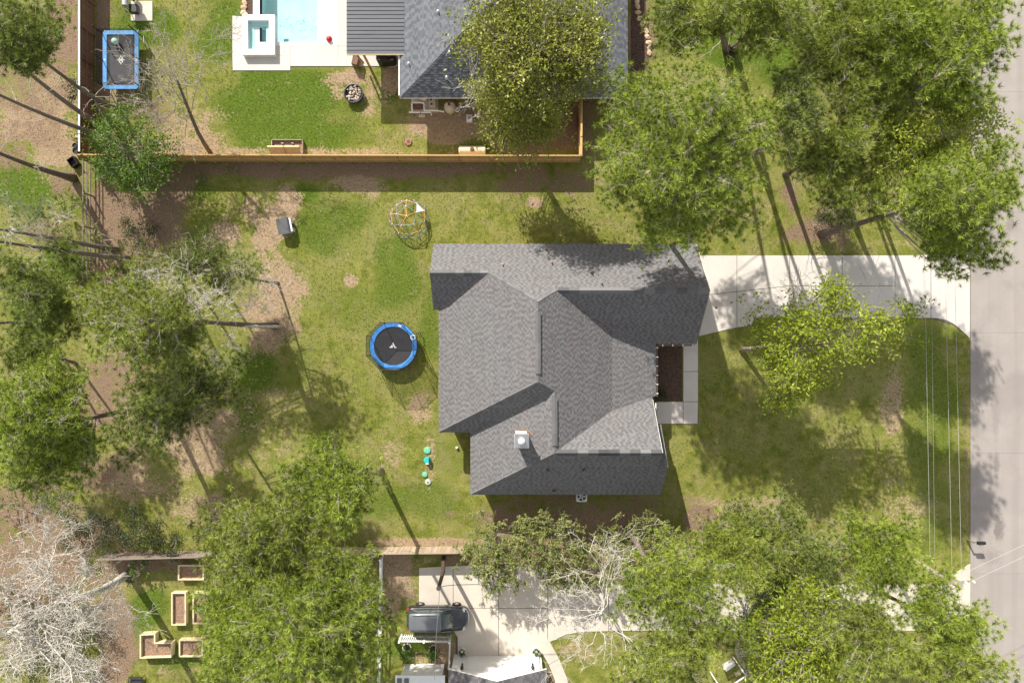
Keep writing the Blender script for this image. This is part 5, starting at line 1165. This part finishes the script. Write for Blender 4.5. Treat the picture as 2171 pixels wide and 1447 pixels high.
def shrub(label, blobs, seed, leaf='shrub', name='shrub', lsize=.07, n=60, group=None, cat='shrub', stems=True, spiky=True):
    rng = rs(seed); c0 = np.array(P(blobs[0][0], blobs[0][1], 0)); t = thing(name, label, cat, c0, group); lv = Tri(); st = Tri()
    CC = []; TT = []; sa = []; sb = []
    for px, py, h_, rp, hz in blobs:
        c = np.array(P(px, py, h_)); r = rp/K*(1-h_/H); k_ = max(6, int(math.pi*r*r*4.2))
        for _ in range(k_):
            d = norm(rng.normal(0, 1, 3)); d[2] = abs(d[2])*.9; e = c + d*rng.uniform(.3, 1.12)*np.array([r, r, hz]); m = int(n*rng.uniform(.6, 1.3)); lt = .45 + rng.uniform(-.2, .22)
            if spiky:
                dd = norm(rng.normal(0, 1, (max(2, m//14), 3))*[1, 1, .5] + [0, 0, .35]); 
                for q in dd:
                    l = rng.uniform(.25, .6); u = rng.uniform(0, 1, 14)[:, None]; CC.append(e + q*l*u + rng.normal(0, .035, (14, 3))); TT.append(lt + rng.uniform(-.2, .2, 14))
                    sa.append(e - q*.1); sb.append(e + q*l)
            else: CC.append(e + rng.normal(0, 1, (m, 3))*[.2, .2, .13]); TT.append(lt + rng.uniform(-.2, .2, m))
            sa.append(np.array([c[0], c[1], .1])); sb.append(e)
    C2 = np.concatenate(CC); leaf_bits(lv, C2, lsize*rng.uniform(.6, 1.3, len(C2)), np.concatenate(TT), rng, 1.0)
    seg(st, np.array(sa), np.array(sb), .014, .006, 3); st.build('stems', M['bark_t'], t); lv.build('leaves', M[leaf], t); return t
PG = 'pines around the gardens'
def pine(label, base, blobs, seed, **kw): return tree('pine', 'pine_tree', label, 'tree', base, blobs, seed, group=PG, **kw)
# top right
pine('big broad light green pine over the lawn between the two houses', (1374,438), [(1470,230,15,120,2.0),(1590,260,15,80,1.6),(1340,190,13.5,70,1.3),(1400,330,14.5,110,1.6),(1520,360,14,110,1.7),(1320,310,12.5,75,1.2),(1440,440,12.5,85,1.3),(1340,400,11.5,75,1.0),(1560,450,12,65,1.0),(1400,500,11,60,.8),(1290,280,12,40,.8),(1490,505,11,45,.8)], 11, r0=.30, deadlimbs=10, dens=.85)
pine('pine at the top edge right of the neighbour\'s house, its dark trunk showing', (1541,104), [(1450,30,14,80,1.5),(1520,10,15,70,1.5),(1400,60,12,50,1.0),(1440,100,12.5,35,.8)], 12, r0=.26, top=(1528,10,15), leaf='pine_b', deadlimbs=7)
pine('pine at the top edge with a leaning trunk over bright grass', (1556,104), [(1640,10,15,80,1.5),(1590,30,14,50,1.2),(1700,45,14,50,1.2),(1600,110,13,40,.7),(1660,75,13,40,.8)], 13, r0=.26, top=(1610,20,15), leaf='pine_b', deadlimbs=6)
pine('shady green pine in the middle of the top right group', (1700,200), [(1760,90,12,95,1.6),(1830,50,12,80,1.6),(1720,150,12,60,1.2),(1800,175,12,70,1.2),(1750,10,12,80,1.2),(1850,110,12,60,1.0)], 14, r0=.22, leaf='pine_b')
pine('pine with a pale forked limb at the top right group', (1745,135), [(1900,60,14,75,1.6),(1960,40,14,65,1.6),(1900,150,13,55,1.2),(1960,120,14,65,1.4),(1870,10,14,60,1.2),(1950,0,14,60,1.2),(1900,210,12,55,1.0)], 15, r0=.24, deadlimbs=8, leaf='pine')
pine('dark pine reaching over the road in the top right corner', (1745,330), [(2060,110,15,75,1.8),(2100,180,15,45,1.2),(2010,170,14,60,1.4),(2080,50,15,60,1.4),(2130,100,15,30,1.0),(2000,70,14,50,1.2),(2060,10,15,60,1.2),(2040,200,13,45,1.0)], 16, r0=.26, top=(2010,150,16), leaf='pine', deadlimbs=8)
pine('leaning pine by the concrete driveway end with its long trunk showing', (1742,496), [(2040,400,16,105,2.2),(2110,400,16,60,1.6),(2010,480,14,60,1.4),(2080,500,14.5,60,1.3),(2030,545,12.5,45,1.0),(1960,400,14.5,50,1.2),(2120,320,16,45,1.1),(2145,400,16,30,.9),(2020,575,12,30,.8),(2100,545,13,35,.8),(1960,440,13,40,.9)], 17, r0=.27, top=(2000,425,16.5), leaf='pine', deadlimbs=9, dens=1.15)
tree('leaf', 'oak_tree', 'bright yellow green broadleaf tree beside the road above the leaning pine', 'tree', (1840,390), [(1970,290,12,70,1.4),(2040,290,12,65,1.4),(1930,340,11.5,50,1.1),(2060,240,12,40,1.0),(2010,350,11.5,45,1.0)], 18, leaf='lime', r0=.2, dens=1.8, lsize=.12)
pine('thin sandy looking pine between the two biggest crowns', (1665,370), [(1780,290,12,80,1.2),(1740,350,11,60,1.0),(1840,240,12,60,1.2),(1840,350,11,55,1.0),(1720,260,12,45,1.0),(1790,390,11,60,.8),(1700,390,11,50,.7),(1850,170,12,50,1.0),(1700,330,11,50,.9),(1770,450,9,40,.7),(1890,440,10,45,.8),(1660,200,12,40,.9)], 19, r0=.2, leaf='pine_b', dens=.6, deadlimbs=14)
pine('short brownish pine left of the bright yellow green broadleaf', (1800,440), [(1900,280,10,70,1.2),(1880,200,11,60,1.2),(1890,360,11,60,1.0),(1840,410,11,45,.8)], 20, r0=.18, leaf='pine_b', dens=.9, deadlimbs=10)
pine('narrow pine close behind the big broad one', (1600,330), [(1690,215,13,65,1.4),(1660,310,12,50,1.1),(1690,150,12,50,1.2)], 23, r0=.2, leaf='pine_c', dens=1.0, deadlimbs=5)
tree('leaf', 'oak_tree', 'large olive green broadleaf tree hanging over the neighbour\'s roof', 'tree', (1090,270), [(1080,50,12,80,1.9),(1160,60,12,80,2.0),(1220,110,11.5,65,1.6),(1120,120,12,70,1.7),(1190,160,10.5,70,1.4),(1030,80,11.5,50,1.3),(1240,50,11.5,45,1.3),(1085,200,8.5,60,1.4),(1110,260,6,60,1.3),(1160,240,7,40,1.0),(1060,260,5.5,40,.9),(1090,170,10,50,1.3),(1020,190,7,22,.6)], 21, leaf='oak', r0=.28, dens=3.2, bend=.1, lsize=.115)
bare_tree('bare_shrub', 'tangle of pale bare twigs between the filter tank and the olive green tree', (1003,236), [(1010,196,4),(990,222,3),(975,236,2.2),(1020,215,4),(1008,250,2.5),(1000,150,6.5),(1015,125,7.5)], 31, r0=.07, trunk_top=(1006,222,2.5), depth=2, minr=.012, cat='shrub')
# front lawn tree
tree('leaf', 'young_oak_tree', 'sparse lime green tree standing on the front lawn beside the driveway', 'tree', (1572,742), [(1650,700,8,55,.9),(1720,690,9,60,1.0),(1770,640,9,36,.8),(1690,760,8.5,50,.9),(1790,715,9,50,.9),(1850,700,8.5,38,.8),(1905,680,8.5,42,.8),(1640,770,7.5,36,.7),(1650,830,6,32,.6),(1720,790,7,40,.7),(1690,835,6,30,.6),(1760,610,9,22,.6)], 22, leaf='lime', r0=.18, dens=1.7, bark='bark_l', bend=.3, limb_col='bark_t', lsize=.13)
bare_tree('bare_branch_tree', 'bare grey branches reaching over the driveway from the lime green tree', (1600,735), [(1700,590,6.5),(1690,620,6),(1665,605,6),(1850,640,7.5),(1730,600,6.5)], 32, r0=.08, bark='bark_t', trunk_top=(1690,650,5.5), depth=2, minr=.012)
# left side
tree('leaf', 'young_tree', 'bright green young tree at the corner where the brown fence meets the cedar fence', 'tree', (270,330), [(250,290,4,50,.9),(300,330,4,55,.9),(240,350,3.5,45,.7),(330,350,3.5,40,.6),(270,250,4,32,.6),(300,385,2.5,30,.5),(215,330,3,25,.5)], 24, leaf='fresh', r0=.10, dens=1.9, lsize=.11)
bare_tree('bare_tree', 'leafless pale tree on the lawn beside the rectangular trampoline', (447,326), [(330,60,7.5),(400,50,8),(300,170,6.5),(290,240,5.5),(420,110,7.5),(350,200,6),(430,190,6),(330,120,7),(380,260,5),(270,130,6.5),(420,60,8),(320,290,4.5),(380,320,3.5),(310,215,6)], 33, r0=.15, bark='bark_t', trunk_top=(375,170,6.5), depth=3, spread=.6, tw=1.0, bend=.35)
pine('pine with its foliage at the very top left corner', (255,235), [(40,50,15,75,1.6),(90,80,14.5,55,1.2),(20,110,14.5,50,1.2),(0,20,15.5,60,1.4),(110,30,14,40,1.0)], 41, r0=.2, top=(40,90,16), leaf='pine_c', deadlimbs=8)
M['bark_g'] = simple('grey_brown_bark', (0.20, 0.165, 0.145), 0.95, 0.35, 8, bump=0.03)
for i, (lab, b_, tp, r0) in enumerate((('upper of the two long grey trunks crossing the brown fence',(206,262),(-60,60,16),.21),('lower of the two long grey trunks crossing the brown fence',(236,296),(-90,160,16),.21),('dark thick trunk near the dark bin, left of the rail fence',(156,378),(-60,300,12),.27),('upper of two grey trunks crossing the rail fence',(248,530),(-60,478,15),.20),('lower of two grey trunks crossing the rail fence',(272,549),(-90,498,15),.21),('short grey trunk at the left edge, level with the main house',(96,683),(-60,698,9),.17))):
    top = P(*tp); bl = [(tp[0]-60+dx, tp[1]+dy, tp[2]+.5, 60, 1.2) for dx, dy in ((0,-40),(-40,30),(0,50))]
    pine('tall pine, the ' + lab, b_, bl, 50+i, r0=r0, top=tp, bark='bark_g' if i in (0,1,3,4) else 'bark', dens=.7, deadlimbs=4, leaf='pine_c')
bare_tree('bare_tree', 'pale dead twigs around the two trunks at the left edge', (210,545), [(0,440,13),(60,470,12),(120,440,9),(80,560,10),(20,430,13),(150,560,7),(90,520,11),(30,590,12)], 34, r0=.07, trunk_top=(60,500,12), depth=3, bark='bark_w', tw=.8)
pine('grey green pine at the left edge above the short grey trunk', (330,690), [(50,620,14,70,1.4),(110,640,12,50,1.0),(20,560,14,50,1.2),(90,580,12,40,1.0),(180,580,9,40,.8),(130,520,9,35,.6),(140,700,10,40,.8),(60,690,11,40,.8)], 42, r0=.16, leaf='pine_c', dens=.9, deadlimbs=5, top=(60,625,15))
pine('pine with its trunk foot on bare soil and a dark crown further left', (585,690), [(300,680,16,90,1.8),(230,640,15,60,1.3),(360,640,14.5,60,1.2),(250,740,14.5,60,1.2),(340,750,13.5,60,1.2),(200,700,14,40,1.0),(400,720,12.5,45,.9),(290,600,14,50,1.0),(180,640,13,45,1.0)], 43, r0=.22, top=(300,680,17.5), leaf='pine_b', dens=1.25, size=.28)
bare_tree('bare_tree', 'white dead lower limbs of the pine in the middle of the left garden', (600,692), [(350,590,13),(420,640,11),(330,650,13),(400,600,11.5),(480,620,9),(500,720,8),(450,740,9),(420,700,11),(520,650,7.5),(380,570,12),(550,640,6),(540,590,7),(350,620,13)], 35, r0=.10, trunk_top=(380,680,12), depth=3, bark='bark_w', tw=1.1)
pine('thin feathery grey green pine above the white dead limbs', (590,600), [(500,550,9,45,.8),(420,530,9.5,55,.9),(550,560,7,35,.6),(380,560,9.5,40,.7),(470,600,7.5,40,.6),(300,550,9,45,.7),(250,580,8.5,35,.6)], 44, r0=.09, leaf='pine_c', dens=.85, deadlimbs=10, size=.26)
pine('dense pine with rounded crown at the left edge', (350,850), [(90,860,15,90,2.0),(60,920,14,75,1.6),(150,900,14,65,1.6),(120,800,14,60,1.4),(30,830,14,60,1.4),(180,960,12,50,1.2),(80,1000,11,60,1.2),(150,1000,10.5,50,1.0),(20,980,12,50,1.2)], 45, r0=.24, leaf='pine', dens=1.35)
pine('thin sparse pine shading the brown ground in the left garden', (455,850), [(290,880,12,65,1.0),(350,820,12,60,1.0),(400,880,9,60,.8),(330,930,9,55,.8),(450,820,8,45,.7),(420,770,9,45,.7),(500,760,7,45,.6),(240,950,9,50,.7),(300,810,11,50,.8),(400,740,10,45,.7),(490,820,7,38,.6)], 46, r0=.13, leaf='pine_c', dens=.75, deadlimbs=12)
pine('small pine at the left edge between the dense crown and the short trunk', (160,770), [(60,760,8,55,1.0),(110,730,7,40,.8),(30,720,8,35,.8)], 47, r0=.12, leaf='pine_c', dens=.8)
pine('bright pine standing left of the green septic lids', (808,998), [(700,960,13,42,1.2),(720,1020,13.5,75,1.4),(640,1010,13,60,1.2),(775,1035,12.5,50,1.0),(690,925,12,26,.8),(755,1075,13,55,1.0),(700,1090,13,65,1.1)], 48, r0=.22, top=(715,1030,13), bark='bark_l', leaf='pine', dens=1.2, deadlimbs=4)
pine('pine standing in front of the weathered fence, left of the bright one', (705,1068), [(540,1140,14,85,1.6),(600,1090,13,60,1.3),(480,1110,13,55,1.2),(590,1190,13.5,70,1.3),(500,1200,13,60,1.2),(440,1160,12,35,.9),(640,1120,13,60,1.2),(680,1170,13,60,1.2),(620,1240,13,55,1.1)], 49, r0=.22, leaf='pine_b', dens=1.15, deadlimbs=4)
pine('largest pine over the bottom garden, above the white rail fence', (760,1195), [(640,1330,15,105,2.0),(560,1300,15,80,1.6),(720,1270,13.5,80,1.5),(700,1390,14,85,1.5),(580,1400,14.5,85,1.6),(770,1200,13,55,1.0),(790,1350,13,50,.9),(500,1360,14,60,1.3),(640,1240,13,70,1.4),(760,1420,12,60,1.0),(815,1300,12,35,.7)], 60, r0=.30, leaf='pine', dens=1.3, deadlimbs=4)
pine('pine covering the right ends of the raised beds', (620,1175), [(470,1250,13,60,1.3),(480,1340,13,60,1.3),(500,1420,13,65,1.3),(450,1300,12,35,.9),(450,1400,12,35,.9),(520,1290,13,55,1.2)], 61, r0=.20, leaf='pine', dens=1.25)
bare_tree('bare_tree', 'huge white leafless tree in the bottom left corner', (273,1214), [(-20,1200,14),(60,1380,14),(0,1420,16),(130,1370,13),(210,1440,13),(60,1200,11),(180,1230,9),(90,1120,10),(250,1290,7),(30,1160,12),(120,1150,10),(200,1190,7),(20,1240,13),(80,1290,13),(150,1260,10),(210,1290,8),(30,1400,15),(110,1420,15),(190,1380,12),(170,1330,11),(60,1340,14),(230,1240,6),(60,1440,16),(150,1470,15),(0,1320,15),(240,1330,8),(100,1210,11),(180,1440,13)], 36, r0=.27, trunk_top=(20,1340,14), depth=3, spread=.75, tw=1.25, bark='bark_w', bend=.5)
bare_tree('bare_tree', 'white leafless tree over the driveway in the lower middle', (1268,1246), [(1200,1190,8),(1310,1150,8),(1260,1140,8.5),(1180,1240,8),(1340,1180,8),(1210,1330,9.5),(1280,1380,10),(1340,1420,10.5),(1200,1420,10),(1160,1280,8.5),(1370,1400,10),(1240,1400,10),(1300,1210,7),(1390,1440,11),(1150,1330,9)], 37, r0=.15, trunk_top=(1274,1300,8.5), depth=3, spread=.6, tw=.95, minr=.009, bark='bark_w', bend=.3)
# bottom right
pine('open pine over the lower driveway, right of the white leafless tree', (1330,1120), [(1350,1230,13,70,1.3),(1420,1190,13,70,1.3),(1470,1260,13,75,1.4),(1390,1310,13,60,1.1),(1450,1330,13,60,1.1),(1520,1220,12,55,1.1),(1330,1290,12,45,.9),(1530,1310,12,50,1.0)], 62, r0=.24, leaf='pine', dens=.52, deadlimbs=6)
pine('shady pine over the garden swing bench', (1380,1170), [(1430,1390,14,75,1.4),(1490,1370,13,50,1.1),(1400,1430,14,60,1.2),(1470,1440,13,60,1.1),(1540,1290,12,50,1.0),(1560,1350,11,40,.8),(1350,1380,13,45,1.0),(1320,1440,13,50,1.0)], 63, r0=.22, leaf='pine_b', dens=.55, deadlimbs=4)
pine('bushy pine above the bright broadleaf tree at the lower right', (1490,1120), [(1530,1130,8,70,1.3),(1600,1110,8,65,1.2),(1570,1190,9,65,1.3),(1640,1170,9,60,1.2),(1480,1170,8.5,55,1.1),(1600,1240,9.5,50,1.0)], 64, r0=.2, leaf='pine_b', dens=1.1, deadlimbs=8)
pine('sandy coloured sparse pine at the bottom of the front lawn', (1600,1150), [(1700,1140,8,70,1.0),(1660,1090,7,55,.9),(1740,1190,9,55,1.0),(1640,1220,8,40,.8),(1720,1250,9,45,.8),(1780,1230,9,45,.8),(1560,1080,6,35,.6),(1790,1170,8,40,.8)], 65, r0=.16, leaf='pine_c', dens=.65, deadlimbs=18)
pine('pine whose crown reaches the front lawn beside the overhead cables', (1690,1130), [(1850,1170,11,75,1.2),(1900,1130,11,55,1.0),(1800,1110,10,50,.9),(1930,1180,11,45,.9),(1840,1230,11,60,1.0),(1910,1220,11.5,50,1.0)], 66, r0=.2, leaf='pine', dens=.9, deadlimbs=7)
pine('pine over the road end of the lower driveway', (1740,1200), [(2000,1290,13,75,1.2),(2050,1350,13,70,1.3),(1940,1310,13,60,1.0),(2090,1310,13,40,.9),(1990,1380,13,60,1.1),(2080,1420,13,60,1.2),(1960,1240,12,40,.8),(2010,1220,12,35,.6)], 67, r0=.24, leaf='pine', dens=.55, deadlimbs=8)
pine('pine in the bottom right corner next to the road', (1760,1290), [(2000,1430,14,80,1.4),(1930,1400,14,65,1.2),(2110,1390,14,40,.9),(1880,1340,13,50,1.0),(2060,1460,14,70,1.3)], 68, r0=.24, leaf='pine_b', dens=.7, deadlimbs=5)
pine('leaning pine between the shady oak and the lower driveway', (1625,1178), [(1800,1290,12,60,1.1),(1860,1380,13,65,1.2),(1770,1340,12,40,.9),(1850,1290,12,50,.9),(1820,1440,13,55,1.1)], 69, r0=.24, top=(1890,1330,12.5), leaf='pine_b', dens=.5, deadlimbs=8)
tree('leaf', 'oak_tree', 'bright yellow green broadleaf tree in the lower right woods', 'tree', (1600,1270), [(1700,1300,10,70,1.5),(1660,1370,10,75,1.6),(1730,1370,10,65,1.4),(1700,1430,10,70,1.4),(1640,1430,9.5,55,1.2),(1770,1430,9.5,45,1.1),(1750,1280,9,40,1.0)], 25, leaf='lime', r0=.25, dens=2.2, lsize=.12)
tree('leaf', 'oak_tree', 'dark green broadleaf tree left of the bright yellow green one at the lower right', 'tree', (1590,1432), [(1640,1230,7,50,1.2),(1680,1240,6,50,1.0),(1620,1280,7.5,40,1.0),(1600,1350,7,30,.8),(1800,1380,7,50,1.0)], 26, leaf='fresh', r0=.25, dens=2.0, lsize=.11, bark='bark_l', top=(1560,1372,5.5))
# shrubs under the main house and elsewhere
shrub('broad olive shrub at the right end of the pale board fence', [(1050,1150,2.6,70,1.6),(1100,1180,2.8,65,1.6),(1010,1180,2.4,45,1.3),(1060,1215,2.4,50,1.2),(1120,1130,2.2,40,1.1)], 71, n=110, group='shrubs below the main house')
shrub('shrub with feathery tips in the middle of the row below the main house', [(1190,1125,2.4,50,1.5),(1170,1180,2.8,55,1.4),(1230,1170,2.5,50,1.3),(1190,1230,2.2,45,1.0)], 72, n=100, group='shrubs below the main house')
shrub('tangled shrub of the row nearest the red soil patch', [(1300,1150,2.4,55,1.4),(1360,1120,2.2,50,1.2),(1410,1130,2.0,45,1.0),(1340,1190,2.6,60,1.3),(1270,1210,2.2,45,1.0)], 73, n=95, group='shrubs below the main house')
shrub('light pine like bush at the right end of the row below the main house', [(1400,1170,2.6,50,1.2),(1450,1150,2.2,35,.9),(1430,1200,2.4,45,1.1)], 74, n=90, leaf='oak', group='shrubs below the main house')
shrub('dark bush on the leaf litter right of the two crossing trunks', [(285,500,.8,36,.6),(320,490,.6,20,.4),(262,468,.5,16,.4)], 75, leaf='darkshrub', n=50, spiky=False)
shrub('dark bush squeezed against the outside of the brown fence', [(157,180,1.2,16,1.0),(155,205,1.0,14,.8)], 76, leaf='darkshrub', n=60, spiky=False)
shrub('darkest wide bush left of the grey board fence', [(190,1110,1.6,50,1.2),(230,1130,1.4,38,1.0),(150,1150,1.2,36,.9)], 77, leaf='darkshrub', n=60, spiky=False)
shrub('dark evergreen bush touching the left end of the grey board fence', [(290,1125,1.4,40,1.1),(280,1090,1.2,30,.8),(320,1150,1.0,25,.7)], 78, leaf='darkshrub', n=60, spiky=False)
shrub('dark evergreen bush against the grey board fence, rightmost of three', [(360,1150,1.2,32,.9),(335,1110,.9,18,.6)], 79, leaf='darkshrub', n=60, spiky=False)
shrub('yellow green bush below the dense pine at the left edge', [(115,1060,3.0,35,.9),(140,1090,2.6,25,.7)], 80, leaf='fresh', n=60, spiky=False)
shrub('green tuft of grassy leaves below the grey board fence', [(290,1205,.9,24,.7),(305,1190,.7,18,.5),(280,1225,.5,14,.4)], 81, leaf='fresh', n=60)
shrub('dark green undergrowth under the huge white tree', [(60,1380,1.5,80,1.0),(150,1400,1.5,55,1.0),(120,1300,1.2,70,.9),(40,1290,1.2,60,.9),(190,1340,1.0,40,.8)], 82, leaf='darkshrub', n=40, spiky=False)
shrub('dark round evergreen by the foot of the leaning pine', [(1765,440,1.6,42,1.2),(1790,470,1.2,32,.8),(1735,470,1.0,25,.7)], 83, leaf='darkshrub', n=70, spiky=False)
shrub('small green plant in the mulch bed by the front path', [(1401,834,.3,9,.25)], 84, leaf='darkshrub', n=60, spiky=False)
shrub('little green plant in the shade of the cedar fence, left one', [(423,375,.3,14,.3)], 85, n=40, leaf='shrub', group='small plants along the cedar fence')
shrub('little green plant in the shade of the cedar fence, right one', [(490,362,.3,12,.25)], 86, n=40, leaf='shrub', group='small plants along the cedar fence')
shrub('green mass under the bright young tree corner', [(310,380,.9,30,.6),(250,380,.8,26,.5)], 87, n=50, leaf='fresh', spiky=False)
shrub('pale yellow green sapling at the left edge above the two crossing trunks', [(110,450,2.5,45,1.0),(60,470,2.5,40,.9),(150,430,1.5,30,.7)], 90, leaf='fresh', n=45)
shrub('feathery grey green sapling beside the upper end of the rail fence trunks', [(215,500,2.0,24,.8),(225,530,1.8,20,.7)], 91, leaf='pine_c', n=45)
shrub('low green plants on the bank under the dense pine, left edge', [(50,1030,1.0,40,.6),(100,1010,1.0,30,.6),(20,1070,.8,30,.5)], 92, leaf='fresh', n=35)
shrub('small weedy bush in the left garden near the dark evergreen bushes', [(420,1130,.7,22,.5),(400,1105,.5,16,.4)], 93, leaf='shrub', n=45)
shrub('green plants at the foot of the two grey trunks by the brown fence', [(230,330,1.0,26,.6),(205,370,.8,18,.5)], 94, leaf='fresh', n=45)
# ------------------------------------------------------------------ grass tufts, clover and fallen leaves as real geometry
def scatter(name, label, n, mask, fn, seed, mat, cat=None):
    rng = rs(seed); out = Tri(); x = rng.uniform(-41.5, 36, n*3); y = rng.uniform(-28, 28, n*3)
    px = x*K+CX; py = CY-y*K; ch, gx, gy = GMAP
    ix = np.clip(((x+44)/.25).astype(int)+6, 0, gx.shape[1]-1); iy = np.clip(((y+31)/.25).astype(int)+6, 0, gx.shape[0]-1)
    keep = rng.uniform(0, 1, len(x)) < mask({k: v[iy, ix] for k, v in ch.items()})
    def rect(a, b, c, d): return (px > a) & (px < c) & (py > b) & (py < d)
    bad = rect(1478,538,2060,720) | rect(1385,720,1484,902) | rect(493,0,860,150) | rect(885,1195,1163,1395) | rect(1160,1236,2057,1338) | rect(930,520,1400,1040) | rect(850,0,1310,200) | rect(940,1390,1170,1447) | rect(830,1425,960,1447)
    k = keep & ~bad; x = x[k][:n]; y = y[k][:n]; fn(out, np.stack([x, y, np.zeros(len(x))], 1), rng)
    V = np.concatenate(out.V); F = np.concatenate(out.F); T = np.concatenate(out.T)
    o = link(name, mk_mesh(name, V, F, mat, {'tone': ('POINT', T)})); tag(o, label, cat, kind='stuff'); return o
def blades(out, C_, rng):
    n = len(C_); b = 5; th = rng.uniform(0, 6.28, (n, b)); d = np.stack([np.cos(th)*.8, np.sin(th)*.8, np.full((n, b), .9)], -1)
    L = rng.uniform(.04, .10, (n, b, 1)); base = C_[:, None, :] + rng.uniform(-.05, .05, (n, b, 3))*[1, 1, 0]; side = np.stack([-np.sin(th), np.cos(th), th*0], -1)*.016
    V = np.stack([base-side, base+side, base+d*L], 2).reshape(-1, 3); T = np.repeat(np.clip(rng.beta(2, 2.6, (n, b)), 0, 1).reshape(-1), 3); out.add(V, np.arange(len(V)).reshape(-1, 3), T)
scatter('grass_tufts', 'short grass growing across the lawns', 40000, lambda c: np.clip(.75 - c['D']*.8 - c['L']*.8, .03, 1), blades, 5, M['grassblade'], 'grass')
def leaves(out, C_, rng): C_ = C_ + [0, 0, .03]; leaf_bits(out, C_, rng.uniform(.03, .075, len(C_)), rng.beta(1.5, 1.5, len(C_)), rng, .3)
scatter('leaf_litter', 'fallen leaves and pine straw on the bare ground', 26000, lambda c: np.clip(c['L']*.9 + c['D']*.25, .0, 1), leaves, 6, M['litter'], 'leaf litter')
def chips(out, C_, rng): C_ = C_ + [0, 0, .07]; leaf_bits(out, C_, rng.uniform(.02, .05, len(C_)), rng.uniform(0, 1, len(C_)), rng, .3)
def in_rect(name, label, r, n, seed):
    rng = rs(seed); a, b = P(r[0], r[3]), P(r[2], r[1]); C_ = np.stack([rng.uniform(a.x, b.x, n), rng.uniform(a.y, b.y, n), np.zeros(n)], 1); out = Tri(); chips(out, C_, rng)
    o = link(name, mk_mesh(name, np.concatenate(out.V), np.concatenate(out.F), M['litter'], {'tone': ('POINT', np.concatenate(out.T)*.6)})); tag(o, label, 'mulch', kind='stuff')
in_rect('mulch_chips', 'bark chips scattered in the front bed', (1397,736,1444,846), 700, 8)
bpy.context.view_layer.update()
